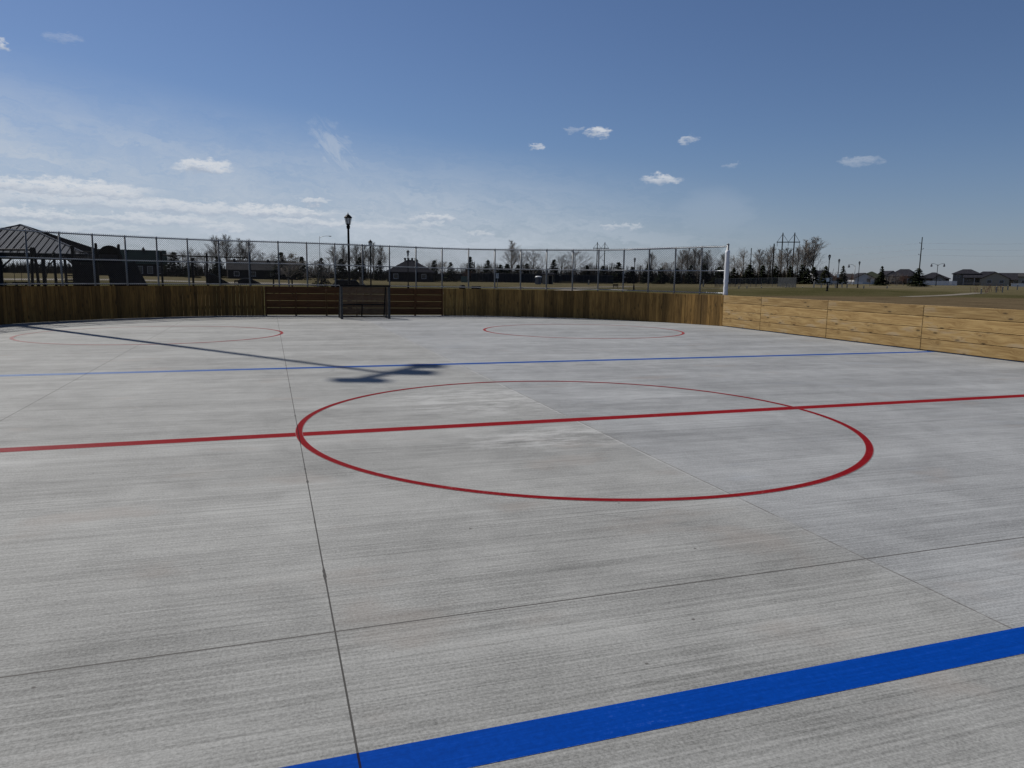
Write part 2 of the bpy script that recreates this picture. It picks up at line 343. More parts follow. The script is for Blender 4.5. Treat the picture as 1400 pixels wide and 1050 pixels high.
# ------------------------------------------------------------------ mesh helpers
class MB:
    def __init__(s): s.v = []; s.f = []; s.uv = []
    def add(s, verts, faces, uvs=None):
        o = len(s.v); s.v += [tuple(p) for p in verts]
        for i, f in enumerate(faces):
            s.f.append(tuple(o+k for k in f))
            s.uv.append(uvs[i] if uvs else None)
    def box(s, c, size, rz=0., bevel=0.):
        hx, hy, hz = size[0]/2, size[1]/2, size[2]/2
        cs, sn = math.cos(rz), math.sin(rz)
        P = []
        for z in (-hz, hz):
            for x, y in ((-hx, -hy), (hx, -hy), (hx, hy), (-hx, hy)):
                P.append((c[0]+x*cs-y*sn, c[1]+x*sn+y*cs, c[2]+z))
        s.add(P, [(3, 2, 1, 0), (4, 5, 6, 7), (0, 1, 5, 4), (1, 2, 6, 5), (2, 3, 7, 6), (3, 0, 4, 7)])
    def bar(s, a, b, w, h=None, upv=None):
        a, b = Vector(a), Vector(b); h = h or w
        d = (b-a).normalized(); U = Vector(upv) if upv else (Vector((0, 0, 1)) if abs(d.z) < .95 else Vector((0, 1, 0)))
        x = d.cross(U).normalized(); y = x.cross(d)
        P = [q + x*i*w/2 + y*j*h/2 for q in (a, b) for i, j in ((-1, -1), (1, -1), (1, 1), (-1, 1))]
        s.add(P, [(3, 2, 1, 0), (4, 5, 6, 7), (0, 1, 5, 4), (1, 2, 6, 5), (2, 3, 7, 6), (3, 0, 4, 7)])
    def tube(s, pts, rad, n=8, cap=True):
        pts = [Vector(p) for p in pts]
        if not isinstance(rad, (list, tuple)): rad = [rad]*len(pts)
        o = len(s.v); x = None
        for i, p in enumerate(pts):
            d = (pts[min(i+1, len(pts)-1)] - pts[max(i-1, 0)]).normalized()
            if x is None: x = d.orthogonal().normalized()
            else: x = (x - d*x.dot(d)).normalized()
            y = d.cross(x)
            for k in range(n):
                a = 2*math.pi*k/n
                s.v.append(tuple(p + (x*math.cos(a)+y*math.sin(a))*rad[i]))
        for i in range(len(pts)-1):
            for k in range(n):
                k2 = (k+1) % n
                s.f.append((o+i*n+k, o+i*n+k2, o+(i+1)*n+k2, o+(i+1)*n+k)); s.uv.append(None)
        if cap:
            s.f.append(tuple(o+k for k in reversed(range(n)))); s.uv.append(None)
            e = o+(len(pts)-1)*n; s.f.append(tuple(e+k for k in range(n))); s.uv.append(None)
    def lathe(s, prof, c=(0, 0, 0), n=12, rot=0.):
        o = len(s.v)
        for r, z in prof:
            for k in range(n):
                a = 2*math.pi*k/n+rot; s.v.append((c[0]+r*math.cos(a), c[1]+r*math.sin(a), c[2]+z))
        for i in range(len(prof)-1):
            for k in range(n):
                k2 = (k+1) % n
                s.f.append((o+i*n+k, o+i*n+k2, o+(i+1)*n+k2, o+(i+1)*n+k)); s.uv.append(None)
        s.f.append(tuple(o+k for k in reversed(range(n)))); s.uv.append(None)
        e = o+(len(prof)-1)*n; s.f.append(tuple(e+k for k in range(n))); s.uv.append(None)
    def plank(s, a, b, n, h0, h1, th, e=.006, vert=False):
        """plank lying from a to b (ground points), from h0 to h1, th thick behind the face; n points out of the face. chamfered."""
        a, b, n = Vector(a), Vector(b), Vector(n)
        d = (b-a); L = d.length; d.normalize()
        Z = Vector((0, 0, 1))
        def P(u, v, w): return a + d*u + Z*v - n*w
        H0, H1 = h0, h1
        fr = [P(e, H0+e, 0), P(L-e, H0+e, 0), P(L-e, H1-e, 0), P(e, H1-e, 0)]
        md = [P(0, H0, e), P(L, H0, e), P(L, H1, e), P(0, H1, e)]
        bk = [P(0, H0, th), P(L, H0, th), P(L, H1, th), P(0, H1, th)]
        V = fr+md+bk
        F = [(0, 1, 2, 3)] + [(4+i, 4+(i+1) % 4, (i+1) % 4, i) for i in range(4)] + [(8+i, 8+(i+1) % 4, 4+(i+1) % 4, 4+i) for i in range(4)] + [(11, 10, 9, 8)]
        q = [(0, H0), (L, H0), (L, H1), (0, H1)]
        if vert: q = [(v, u) for u, v in q]
        def U(i): return q[i % 4]
        uvs = [[U(i % 4) for i in f] for f in F]
        s.add(V, F, uvs)
    def build(s, name, mat, parent=None, smooth=False, loc=None):
        me = bpy.data.meshes.new(name)
        me.from_pydata(s.v, [], s.f)
        if any(u is not None for u in s.uv):
            lay = me.uv_layers.new(name='UVMap'); flat = []
            for f, u in zip(s.f, s.uv):
                for k in range(len(f)): flat += list(u[k]) if u else [0., 0.]
            lay.data.foreach_set('uv', flat)
        if smooth: me.polygons.foreach_set('use_smooth', [True]*len(me.polygons))
        me.materials.append(mat if not isinstance(mat, str) else M[mat])
        me.update()
        o = bpy.data.objects.new(name, me); COL.objects.link(o)
        if parent is not None: o.parent = parent
        if loc is not None: o.location = loc
        return o
def tag(o, label=None, cat=None, group=None, kind=None):
    if label: o['label'] = label
    if cat: o['category'] = cat
    if group: o['group'] = group
    if kind: o['kind'] = kind
    return o
def empty(name, loc, rz=0., label=None, cat=None, group=None):
    o = bpy.data.objects.new(name, None); COL.objects.link(o)
    o.location = loc; o.rotation_euler = (0, 0, rz); o.empty_display_size = .3
    return tag(o, label, cat, group)
def copy_tree(o, parent=None):
    c = o.copy(); COL.objects.link(c)
    if parent is not None: c.parent = parent
    for ch in list(o.children): copy_tree(ch, c)
    return c

# ------------------------------------------------------------------ rink outline
def catmull(P, step=.08):
    out = []
    for i in range(len(P)-1):
        p0 = Vector(P[max(i-1, 0)]); p1 = Vector(P[i]); p2 = Vector(P[i+1]); p3 = Vector(P[min(i+2, len(P)-1)])
        n = max(2, int((p2-p1).length/step))
        for k in range(n):
            t = k/n
            out.append(.5*((2*p1)+(p2-p0)*t+(2*p0-5*p1+4*p2-p3)*t*t+(3*p1-p0-3*p2+p3)*t**3))
    out.append(Vector(P[-1])); return out
LEFT_ARC = [(-12.3, 13.2), (-12.22, 15.0), (-11.95, 17.0), (-11.3, 18.77), (-10.05, 20.35), (-8.3, 21.75), (-5.94, 22.95), (-3.66, 23.25)]
END = [(-3.66, 23.25), (3.6, 22.65)]
RIGHT_ARC = [(3.6, 22.65), (5.6, 22.05), (8.3, 20.50), (9.6, 19.25), (10.6, 17.9), (11.5, 16.5), (12.2, 14.85)]
RIGHT = [(12.2, 14.85), (11.55, -14.)]
LEFT = [(-12.3, -14.), (-12.3, 13.2)]
def cum(P):
    s = [0.]
    for a, b in zip(P, P[1:]): s.append(s[-1]+(b-a).length)
    return s
class Path:
    def __init__(self, P): self.P = P; self.s = cum(P); self.L = self.s[-1]
    def __call__(self, s):
        s = max(0, min(self.L, s)); lo, hi = 0, len(self.s)-1
        while hi-lo > 1:
            m = (lo+hi)//2
            if self.s[m] <= s: lo = m
            else: hi = m
        t = (s-self.s[lo])/max(1e-9, self.s[hi]-self.s[lo]); p = self.P[lo].lerp(self.P[hi], t)
        d = (self.P[hi]-self.P[lo]).normalized()
        return Vector((p.x, p.y, 0)), Vector((d.x, d.y, 0))
pl = Path(catmull(LEFT_ARC)); pe = Path([Vector(END[0]), Vector(END[1])]); pr = Path(catmull(RIGHT_ARC))
full = Path(catmull(LEFT_ARC)[:-1] + [Vector(END[0])] + catmull(RIGHT_ARC))
def htop(p):       # boards' top: slab falls slightly to the left
    return 1.185 - .035*smooth(-4, 6, p.x) - .02*smooth(9, 12, p.x)
def inward(d): return Vector((d.y, -d.x, 0))   # travelling left -> end -> right the ice is on the right hand

# --- slab
def outline_pts(off):
    pts = []
    def push(P, d):
        n = inward(d); pts.append((P.x-n.x*off, P.y-n.y*off))
    push(Vector((-12.3, -14, 0)), Vector((0, 1, 0)))
    for k in range(int(full.L/.35)+1):
        P, d = full(k*.35); push(P, d)
    push(Vector((12.2, 14.7, 0)), Vector((-.0225, -1, 0)).normalized())
    push(Vector((11.55, -14, 0)), Vector((-.0225, -1, 0)).normalized())
    return pts
op = outline_pts(.32)
mb = MB(); n = len(op)
top = [(x, y, 0.) for x, y in op]; bot = [(x, y, -.25) for x, y in op]
mb.add(top+bot, [tuple(reversed(range(n)))] + [(i, (i+1) % n, n+(i+1) % n, n+i) for i in range(n)])
floor = mb.build('rink_floor', 'concrete'); tag(floor, 'broom finished grey concrete rink floor with sawn joints', 'floor', kind='structure')

def strip(pts_l, pts_r, z=.0015):
    m = MB()
    for i in range(len(pts_l)-1):
        a, b, c, d = pts_l[i], pts_r[i], pts_r[i+1], pts_l[i+1]
        ma = ((a[0]+b[0])/2, (a[1]+b[1])/2); mc = ((d[0]+c[0])/2, (d[1]+c[1])/2)
        m.add([(a[0], a[1], z), (ma[0], ma[1], z), (mc[0], mc[1], z), (d[0], d[1], z)], [(0, 1, 2, 3)], [[(0, 1), (0, 0), (1, 0), (1, 1)]])
        m.add([(ma[0], ma[1], z), (b[0], b[1], z), (c[0], c[1], z), (mc[0], mc[1], z)], [(0, 1, 2, 3)], [[(0, 0), (0, 1), (1, 1), (1, 0)]])
    return m
def line(name, y, w, mat, x0, x1, label):
    m = strip([(x0, y+w/2), (x1, y+w/2)], [(x0, y-w/2), (x1, y-w/2)])
    return tag(m.build(name, mat, floor), label)
def ring(name, cx, cy, r, w, mat, label, ry=None, z=.003):
    ry = ry or r; A = [2*math.pi*i/180 for i in range(181)]
    m = strip([(cx+(r+w/2)*math.cos(a), cy+(ry+w/2)*math.sin(a)) for a in A], [(cx+(r-w/2)*math.cos(a), cy+(ry-w/2)*math.sin(a)) for a in A], z)
    return tag(m.build(name, mat, floor), label)
line('red_line', -.022, .20, 'red', -12.1, 11.8, 'dark red centre line across the concrete')
line('blue_line', -5.596, .195, 'blue', -12.1, 11.7, 'wide bright blue line in the foreground')
line('blue_line', 5.71, .23, 'bluefar', -12.1, 11.98, 'far thin blue line fading to the left')
ring('centre_circle', 0, 0, 3.2, .075, 'redthin', 'red centre circle crossed by the centre line')
ring('faceoff_circle', 6.12, 13.6, 3.2, .09, 'redfaded', 'thin red circle in the far right corner', 3.05)
ring('faceoff_circle', -6.45, 14.1, 3.3, .09, 'redfaded', 'worn red circle in the far left corner', 3.15)

# --- boards
def back_posts(path, n, root, off=.045):
    for k in range(n+1):
        P, d = path(min(path.L-.05, max(.05, path.L*k/n))); nn = inward(d); h = htop(P)-.03
        q = P - nn*.13
        m = MB(); m.box((q.x, q.y, h/2), (.09, .09, h), math.atan2(d.y, d.x)); m.build('post', 'wood_frame', root)
def back_rail(path, root, z, off=.04):
    m = MB(); N = max(1, int(path.L/.6))
    for k in range(N):
        a, d = path(path.L*k/N); b, d2 = path(path.L*(k+1)/N)
        nn = inward((b-a).normalized())
        m.bar(a-nn*.054+Vector((0, 0, z)), b-nn*.054+Vector((0, 0, z)), .035, .09)
    m.build('rail', 'wood_frame', root)
def vertical_wall(path, root, seed, matn='wood_vert', slits=0.):
    rg = random.Random(seed); m = MB(); s = 0.
    while s < path.L-.03:
        w = min(.14, path.L-s); gap = rg.uniform(.003, .007)
        if rg.random() < slits: gap = .010
        a, _ = path(s); b, _ = path(s+w-gap)
        d = (b-a).normalized(); nn = inward(d); j = rg.uniform(-.003, .003)
        m.plank(a+nn*j, b+nn*j, nn, .004, htop(a)+rg.uniform(-.006, .004), .03, .003, True)
        s += w
    m.build('plank_wall', matn, root)
def horizontal_panel(a, b, nn, root, seed, matn, gap=.006, rows=4, e=.006, z0=.02):
    rg = random.Random(seed); m = MB(); h = htop(a); ph = (h-z0)/rows
    for k in range(rows):
        m.plank(a+nn*rg.uniform(-.002, .002), b+nn*rg.uniform(-.002, .002), nn, z0+k*ph+gap/2, z0+(k+1)*ph-gap/2, .035, e)
    if e > .0045:
        q = MB(); q.plank(a-nn*.037, b-nn*.037, nn, z0, h-.012, .015, .001); q.build('backing', 'wood_frame', root)
    return m.build('plank_panel', matn, root)

bl = empty('rink_boards', (0, 0, 0), 0, 'shaded curved wall of upright brown planks in the left corner of the rink', 'rink boards')
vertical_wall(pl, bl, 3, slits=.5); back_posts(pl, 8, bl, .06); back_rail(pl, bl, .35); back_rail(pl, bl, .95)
br = empty('rink_boards', (0, 0, 0), 0, 'curved wall of upright tan planks in the right corner below the white padded post', 'rink boards')
vertical_wall(pr, br, 5, 'wood_vert_lit'); back_posts(pr, 8, br, .06); back_rail(pr, br, .35); back_rail(pr, br, .95)
be = empty('rink_boards', (0, 0, 0), 0, 'straight dark red brown plank wall with open gaps behind the goal', 'rink boards')
NB = 6
for k in range(NB):
    a, d = pe(pe.L*k/NB+.035); b, _ = pe(pe.L*(k+1)/NB-.035)
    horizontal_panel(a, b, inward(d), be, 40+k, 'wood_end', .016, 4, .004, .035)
for k in range(NB+1):
    P, d = pe(min(pe.L-.05, max(.05, pe.L*k/NB))); nn = inward(d); q = P - nn*.02
    m = MB(); m.box((q.x, q.y, htop(P)/2-.005), (.064, .14, htop(P)-.012), math.atan2(d.y, d.x)); m.build('post', 'wood_end', be)
bw = empty('rink_boards', (0, 0, 0), 0, 'sunlit straight wall of wide horizontal pine planks along the right side', 'rink boards')
A0, A1 = Vector((12.2, 14.85, 0)), Vector((11.55, -14, 0))
dr = (A1-A0).normalized(); nr = inward(dr)
cuts = [14.85, 12.62, 9.46, 6.08, 2.9, -.3, -3.5, -6.7, -9.9, -13.9]
for k in range(len(cuts)-1):
    t0 = (14.85-cuts[k])/28.85; t1 = (14.85-cuts[k+1])/28.85
    a = A0.lerp(A1, t0)+dr*.004; b = A0.lerp(A1, t1)-dr*.004
    horizontal_panel(a, b, nr, bw, 70+k, 'wood_new', .011, 4, .007)
    q = b - nr*.09; h = htop(b)-.02
    m = MB(); m.box((q.x, q.y, h/2), (.09, .09, h), math.atan2(dr.y, dr.x)); m.build('post', 'wood_frame', bw)
# unseen left side wall, shading nothing in view but there
bs = empty('rink_boards', (0, 0, 0), 0, 'straight plank wall along the left side of the rink, outside the picture', 'rink boards')
for k in range(8):
    a = Vector((-12.3, -14+27.2*k/8+.004, 0)); b = Vector((-12.3, -14+27.2*(k+1)/8-.004, 0))
    horizontal_panel(a, b, Vector((1, 0, 0)), bs, 90+k, 'wood_new', .005, 4, .005)

# --- chain link fence standing on the boards
fence = empty('chain_link_fence', (0, 0, 0), 0, 'long galvanised chain link fence standing on the rink boards', 'fence')
OFF = -.085
def fz(P):      # bottom, mid, top rail heights
    q = smooth(-4, 6, P.x)
    return htop(P)+.065, 2.09-.09*q, 2.945-.13*q+.05*smooth(10, 12.2, P.x)
def fpt(s):
    P, d = full(s); nn = inward(d); return P + nn*OFF, d
pts = [0.35*k for k in range(int(full.L/.35)+1)]+[full.L]
for idx, nm, r in ((0, 'bottom_rail', .019), (1, 'middle_rail', .021), (2, 'top_rail', .024)):
    m = MB(); L = []
    for s in pts:
        P, d = fpt(s); L.append(P+Vector((0, 0, fz(P)[idx])))
    m.tube(L, r, 10); m.build(nm, 'galvrail', fence, True)
# posts about 1.2 m apart, read off along the curve
post_px = []
NP = 31
for k in range(NP+1):
    s = full.L*k/NP; P, d = fpt(s); z = fz(P)[2]
    last = k == NP
    m = MB(); m.tube([P+Vector((0, 0, .25))-inward(d)*.02, P+Vector((0, 0, z+(.07 if last else .0)))-inward(d)*.02], .045 if last else .03, 10)
    m.lathe([(.05 if last else .036, 0), (.05 if last else .036, .03), (.018, .055)], (P.x-inward(d).x*.02, P.y-inward(d).y*.02, z+(.06 if last else -.005)), 10)
    m.build('post', 'galv', fence, True)
# wire mesh
m = MB(); SP = .072; RW = .0040
s = -1.8
while s < full.L:
    for sg in (1, -1):
        nseg = 4; prev = None; H0 = None
        for q in range(nseg+1):
            f = q/nseg
            ss = s + (f if sg > 0 else 1-f)*1.70
            if ss < 0 or ss > full.L-.02: prev = None; continue
            P, d = fpt(ss); z0, _, z1 = fz(P); nn = inward(d)
            z = z0-.03 + f*(z1+.055-z0+.03)
            p = P + nn*(.024+.002*sg) + Vector((0, 0, z))
            if prev is not None:
                m.tube([prev, p], RW, 3, False)
            prev = p
    s += SP
m.build('chain_link_mesh', 'wire', fence)
# white padding on the end post
P, d = fpt(full.L); q = P-inward(d)*.02
m = MB(); rg = random.Random(8); prof = []
z = htop(P)-.03
while z < 2.78:
    prof.append((.082+rg.uniform(-.009, .009), z)); z += .09
m.lathe([(.05, prof[0][1])]+prof+[(.05, prof[-1][1]+.01)], (q.x, q.y, 0), 14); m.build('padding', 'whitecloth', fence, True)
# sun highlight on the top rail near that end, added as a white tube
m = MB(); m.tube([fpt(full.L-4.3+.3*k)[0]+Vector((0, 0, fz(fpt(full.L-4.3+.3*k)[0])[2]+.014)) for k in range(8)], [.012]+[.026]*6+[.012], 10); m.build('rail_highlight', 'whitecloth', fence, True)

# --- goal
GL = Vector((-.86, 20.52, 0)); GR = Vector((.96, 20.60, 0)); gx = (GR-GL).normalized(); gy = Vector((-gx.y, gx.x, 0)); GH = 1.24
goal = empty('hockey_goal', (GL+GR)/2, 0, 'dark steel hockey goal with mesh net in front of the end boards', 'goal')
gc = (GL+GR)/2
def G(x, y, z): return (GL-gc) + gx*x + gy*y + Vector((0, 0, z))
W_ = (GR-GL).length
for x in (0, W_):
    m = MB(); m.bar(G(x, 0, 0), G(x, 0, GH), .085, .085, gy); m.build('goal_post', 'goal', goal)
m = MB(); m.bar(G(-.05, 0, GH+.03), G(W_+.05, 0, GH+.03), .085, .06); m.build('crossbar', 'black', goal)
m = MB()
for x in (0.02, W_-.02):
    m.tube([G(x, .05, GH), G(x, .55, GH-.02), G(x, .95, .05)], .022, 8); m.tube([G(x, .03, .04), G(x, .95, .04)], .022, 8)
m.tube([G(0, .95, .04), G(W_, .95, .04)], .025, 8); m.tube([G(0, .78, .52), G(W_, .78, .52)], .02, 8); m.tube([G(W_/2, .95, .04), G(W_/2, .78, .52)], .025, 8)
m.tube([G(0, .55, GH-.02), G(W_, .55, GH-.02)], .02, 8)
m.build('rear_frame', 'black', goal)
m = MB(); NX = 40
def backp(v):   # v 0..1 from top rear bar down to the base
    return (.55+.40*v, (GH-.02)*(1-v)+.05*v)
for k in range(NX+1):
    x = W_*k/NX
    pts_ = [G(x, .04, GH)] + [G(x, *backp(v/4)) for v in range(5)]
    for a, b in zip(pts_, pts_[1:]): m.tube([a, b], .0055, 3, False)
for j in range(27):
    y, z = backp(j/26); m.tube([G(0, y, z), G(W_, y, z)], .0055, 3, False)
for x in (0.01, W_-.01):
    for j in range(22):
        y, z = backp(j/21); m.tube([G(x, .04, z), G(x, y, z)], .004, 3, False)
    for j in range(12):
        y = .05+.9*j/12; zt = GH if y < .55 else GH*(1-(y-.55)/.4)
        m.tube([G(x, y, .03), G(x, y, zt)], .004, 3, False)
m.build('net', 'net', goal)

# --- floodlight pole beside the left corner (its shadow crosses the rink)
SUN_EL, SUN_AZ = R_(47.), R_(-34.6)
sdir = Vector((math.sin(SUN_AZ)*math.cos(SUN_EL), math.cos(SUN_AZ)*math.cos(SUN_EL), math.sin(SUN_EL)))
HP = 21.5
def lift(x, y, h): return Vector((x, y, 0)) + sdir*(h/sdir.z)
ptop = lift(-1.50, 4.60, HP)
fp = empty('floodlight_pole', (ptop.x, ptop.y, -.1), 0, 'tall steel floodlight mast beyond the left corner, seen only by its shadow', 'light pole')
pb = Vector((ptop.x, ptop.y, -.1))
m = MB(); m.tube([(0, 0, 0), (0, 0, HP+.1)], [.17, .085], 12); m.build('pole', 'galv', fp, True)
f1, f3 = lift(-2.30, 3.78, HP), lift(-.55, 5.75, HP)
m = MB(); m.bar(f1-pb, f3-pb, .17); m.build('crossarm', 'galv', fp)
ad = (f3-f1).normalized(); ang = math.atan2(ad.y, ad.x)
for x, y, w_, d_ in ((-2.12, 3.90, .78, .38), (-1.10, 4.66, .62, .50), (-.70, 5.52, .50, .50)):
    c = lift(x, y, HP)-pb; m = MB()
    m.box(c+Vector((0, 0, .04)), (w_, d_, .24), -.31); m.box(c+Vector((.0, .0, -.14)), (w_-.1, d_-.08, .1), -.31); m.build('floodlight', 'flood', fp)

# ------------------------------------------------------------------ ground
mb = MB(); RAD = []; r = 0.
rr = [0.5, 3, 6, 10, 14, 19, 25, 31, 38, 46, 54, 62, 70, 78, 86, 94, 102, 110, 120, 130, 145, 160, 180, 210, 250, 300, 360, 450, 600, 900, 1500, 2600, 4500]
NA = 160
V = [(CAM.x, CAM.y, -.1)]; F = []
for d in rr:
    for k in range(NA):
        a = 2*math.pi*k/NA; x = CAM.x+d*math.sin(a); y = CAM.y+d*math.cos(a); V.append((x, y, terrain(x, y)))
for k in range(NA): F.append((0, 1+(k+1) % NA, 1+k))
for i in range(len(rr)-1):
    for k in range(NA):
        a = 1+i*NA+k; b = 1+i*NA+(k+1) % NA; F.append((a, b, b+NA, a+NA))
mb.add(V, F); g = mb.build('ground', 'grass', None, True); tag(g, 'patchy spring grass and bare soil round the rink', 'ground', kind='structure')

def path_strip(name, pxd, w, label, lift_=.03):
    """centre line given as (px, distance) points"""
    P = [gpos(px, d) for px, d in pxd]; Q = catmull([(p.x, p.y) for p in P], 2.)
    m = MB(); L = []
    for i, q in enumerate(Q):
        a = Q[max(i-1, 0)]; b = Q[min(i+1, len(Q)-1)]; dd = (b-a).normalized(); nn = Vector((-dd.y, dd.x))
        row = []
        for t in (-.5, -.17, .17, .5):
            p = q+nn*w*t; row.append((p.x, p.y, terrain(p.x, p.y)+lift_))
        L.append(row)
    for i in range(len(L)-1):
        for k in range(3): m.add([L[i][k], L[i][k+1], L[i+1][k+1], L[i+1][k]], [(0, 1, 2, 3)])
    o = m.build(name, 'path'); return tag(o, label, 'path', kind='structure')
path_strip('path', [(-300, 88), (0, 104), (160, 116), (235, 118), (330, 122), (420, 128)], 12., 'pale concrete strip beyond the playground')
path_strip('path', [(430, 82), (540, 76), (640, 74), (730, 84), (800, 110)], 3.4, 'pale walkway behind the end boards')
path_strip('path', [(700, 122), (760, 118), (810, 130), (870, 150)], 4., 'thin pale walkway by the portable toilet')
path_strip('path', [(960, 122), (1030, 124), (1110, 128), (1180, 134), (1300, 160), (1420, 185)], 2.2, 'pale walkway along the ball field')
path_strip('path', [(1238, 78), (1275, 81), (1310, 86), (1345, 96)], 1.5, 'gravel track bending away on the right')

# ------------------------------------------------------------------ trees
def bare_tree(seed, H=10., form='broad', minr=.0125):
    rg = random.Random(seed); T = MB(); C = MB()
    def branch(p, d, L, r, lvl, mbx):
        n = 3 if lvl < 3 else 2
        pts = [p]; q = p.copy(); dd = d.copy()
        for i in range(n):
            w = .11 if lvl else .045
            dd = (dd + Vector((rg.uniform(-w, w), rg.uniform(-w, w), rg.uniform(-w, w)+(.06 if form == 'poplar' else .03)))).normalized()
            q = q + dd*(L/n); pts.append(q.copy())
        rad = [r*(1-.75*i/n) for i in range(n+1)]
        mbx.tube(pts, [max(x, minr) for x in rad], 5 if lvl < 2 else 3, False)
        return pts, rad
    def at_t(pts, t):
        x = t*(len(pts)-1); i = min(int(x), len(pts)-2); return pts[i].lerp(pts[i+1], x-i), (pts[i+1]-pts[i]).normalized()
    def kids(pts, rad, L, lvl, cnt, t0, mx):
        for k in range(cnt):
            t = t0+(1-t0)*(k+rg.random())/cnt
            p, d = at_t(pts, t); az = rg.uniform(0, 2*math.pi)
            if form == 'poplar': spread = rg.uniform(.28, .55) if lvl == 1 else rg.uniform(.3, .8)
            else: spread = rg.uniform(.55, 1.05) if lvl == 1 else rg.uniform(.4, 1.0)
            o = d.orthogonal().normalized(); o.rotate(Matrix.Rotation(az, 3, d))
            nd = (d*math.cos(spread)+o*math.sin(spread)).normalized()
            if lvl == 1:
                ll = L*(.62 if form == 'broad' else .40)*(1-.80*(t-t0)/(1-t0))*rg.uniform(.75, 1.15)
            else: ll = L*rg.uniform(.35, .65)
            rr_ = max(.011, rad[0]*(1-t*.7)*((.42 if form == 'broad' else .30) if lvl == 1 else .5))
            pp, rd = branch(p, nd, ll, rr_, lvl, C)
            if lvl < mx:
                kids(pp, rd, ll, lvl+1, ((8 if form == 'broad' else 7) if lvl == 1 else 4 if lvl == 2 else 3), .2, mx)
    stems = {'broad': 1, 'poplar': 1, 'brush': 5}[form]
    for s_ in range(stems):
        if form == 'brush':
            a = rg.uniform(0, 6.28); d = Vector((math.cos(a)*.35, math.sin(a)*.35, 1)).normalized(); L = H*rg.uniform(.6, .9); r = H*.008
            p0 = Vector((rg.uniform(-.6, .6), rg.uniform(-.6, .6), 0))
        else: d = Vector((0, 0, 1)); L = H*(.72 if form == 'broad' else .93); r = H*.017; p0 = Vector((0, 0, -.2))
        pp, rd = branch(p0, d, L, r, 0, T)
        kids(pp, rd, L, 1, {'broad': 17, 'poplar': 36, 'brush': 9}[form], .22 if form != 'brush' else .3, 3)
    return T, C
def conifer(seed, H=7., rad=1.7, full_=1.):
    rg = random.Random(seed); T = MB(); C = MB()
    T.tube([(0, 0, -.2), (0, 0, H*.5), (0, 0, H*.97)], [.11, .07, .015], 6)
    z = H*.04
    while z < H*.985:
        f = 1-z/H; R = rad*(f**.85)*rg.uniform(.72, 1.12)+.05
        nb = max(5, int(11*f)+4)
        for k in range(nb):
            a = rg.uniform(0, 2*math.pi); rb = R*rg.uniform(.65, 1.1); dz = -rb*rg.uniform(.05, .38)
            tip = Vector((math.cos(a)*rb, math.sin(a)*rb, z+dz)); base = Vector((math.cos(a)*.05, math.sin(a)*.05, z+.05))
            side = Vector((-math.sin(a), math.cos(a), 0))
            for j in range(4):
                t = rg.uniform(.35, 1); c = base.lerp(tip, t); w = rg.uniform(.10, .24)*(1.2-.5*t)*full_
                e = (c-base).normalized()*w*1.8
                o2 = side*w*rg.uniform(.6, 1.2)
                v = [c-e*.6-o2*.5, c+o2*rg.uniform(.7, 1.3)+Vector((0, 0, rg.uniform(-.12, .03))), c+e+Vector((0, 0, rg.uniform(-.16, .05))), c-o2*rg.uniform(.7, 1.3)+Vector((0, 0, rg.uniform(-.16, 0)))]
                C.add(v, [(0, 1, 2, 3)])
        z += H*.028*rg.uniform(.7, 1.3)
    return T, C
PROTO = {}
def proto(key, fn, name, mats, H):
    T, C = fn; e = empty(name, (0, 0, 0)); T.build('trunk', mats[0], e); C.build('crown', mats[1], e)
    PROTO[key] = [e, H, False]
for i in range(3): proto('broad%d' % i, bare_tree(11+i, 10, 'broad'), 'bare_tree', ('bark', 'twig'), 10)
for i in range(3): proto('poplar%d' % i, bare_tree(31+i, 10, 'poplar'), 'bare_tree', ('bark', 'twig'), 10)
proto('near0', bare_tree(55, 10, 'broad', .026), 'bare_tree', ('palebark', 'twig'), 10)
proto('pale0', bare_tree(51, 10, 'broad'), 'bare_tree', ('palebark', 'twig'), 10)
proto('brush0', bare_tree(61, 10, 'brush'), 'bare_shrub', ('bark', 'twigred'), 10)
proto('brush1', bare_tree(62, 10, 'brush'), 'bare_shrub', ('bark', 'twig'), 10)
for i in range(4): proto('conifer%d' % i, conifer(71+i, 7., (1.7, 1.5, 2.1, 1.3)[i]), 'spruce_tree', ('bark', 'needles'), 7)
proto('round0', conifer(81, 7., 3.2, 1.6), 'spruce_tree', ('bark', 'needlesolive'), 7)
proto('wide0', conifer(82, 7., 3.4, 1.7), 'spruce_tree', ('bark', 'needles'), 7)
TRG = random.Random(5)
def tree(key, px, top, d, label, group=None, wide=1.0, base=None):
    g_ = gpos(px, d); z = at(px, top, d).z; h = z-g_.z
    e, H, used = PROTO[key]
    if used: o = copy_tree(e)
    else: o = e; PROTO[key][2] = True
    o.location = g_; s_ = h/H; wide *= {'p': 1.25, 'b': 1.15, 'c': 1.85, 'n': 1.3, 'w': 1.6, 'r': 1.25}[key[0]]; o.scale = (s_*wide, s_*wide, s_); o.rotation_euler = (0, 0, TRG.uniform(0, 6.28))
    tag(o, label, {'b': 'tree', 'n': 'tree', 'p': 'tree', 'c': 'tree', 'r': 'tree', 'w': 'tree'}[key[0]] if not key.startswith('brush') else 'shrub', group)
    return o
GB, GP, GC, GS = 'bare trees beyond the park', 'bare poplars in the windbreak', 'spruces along the park edge', 'bare shrubs along the park edge'
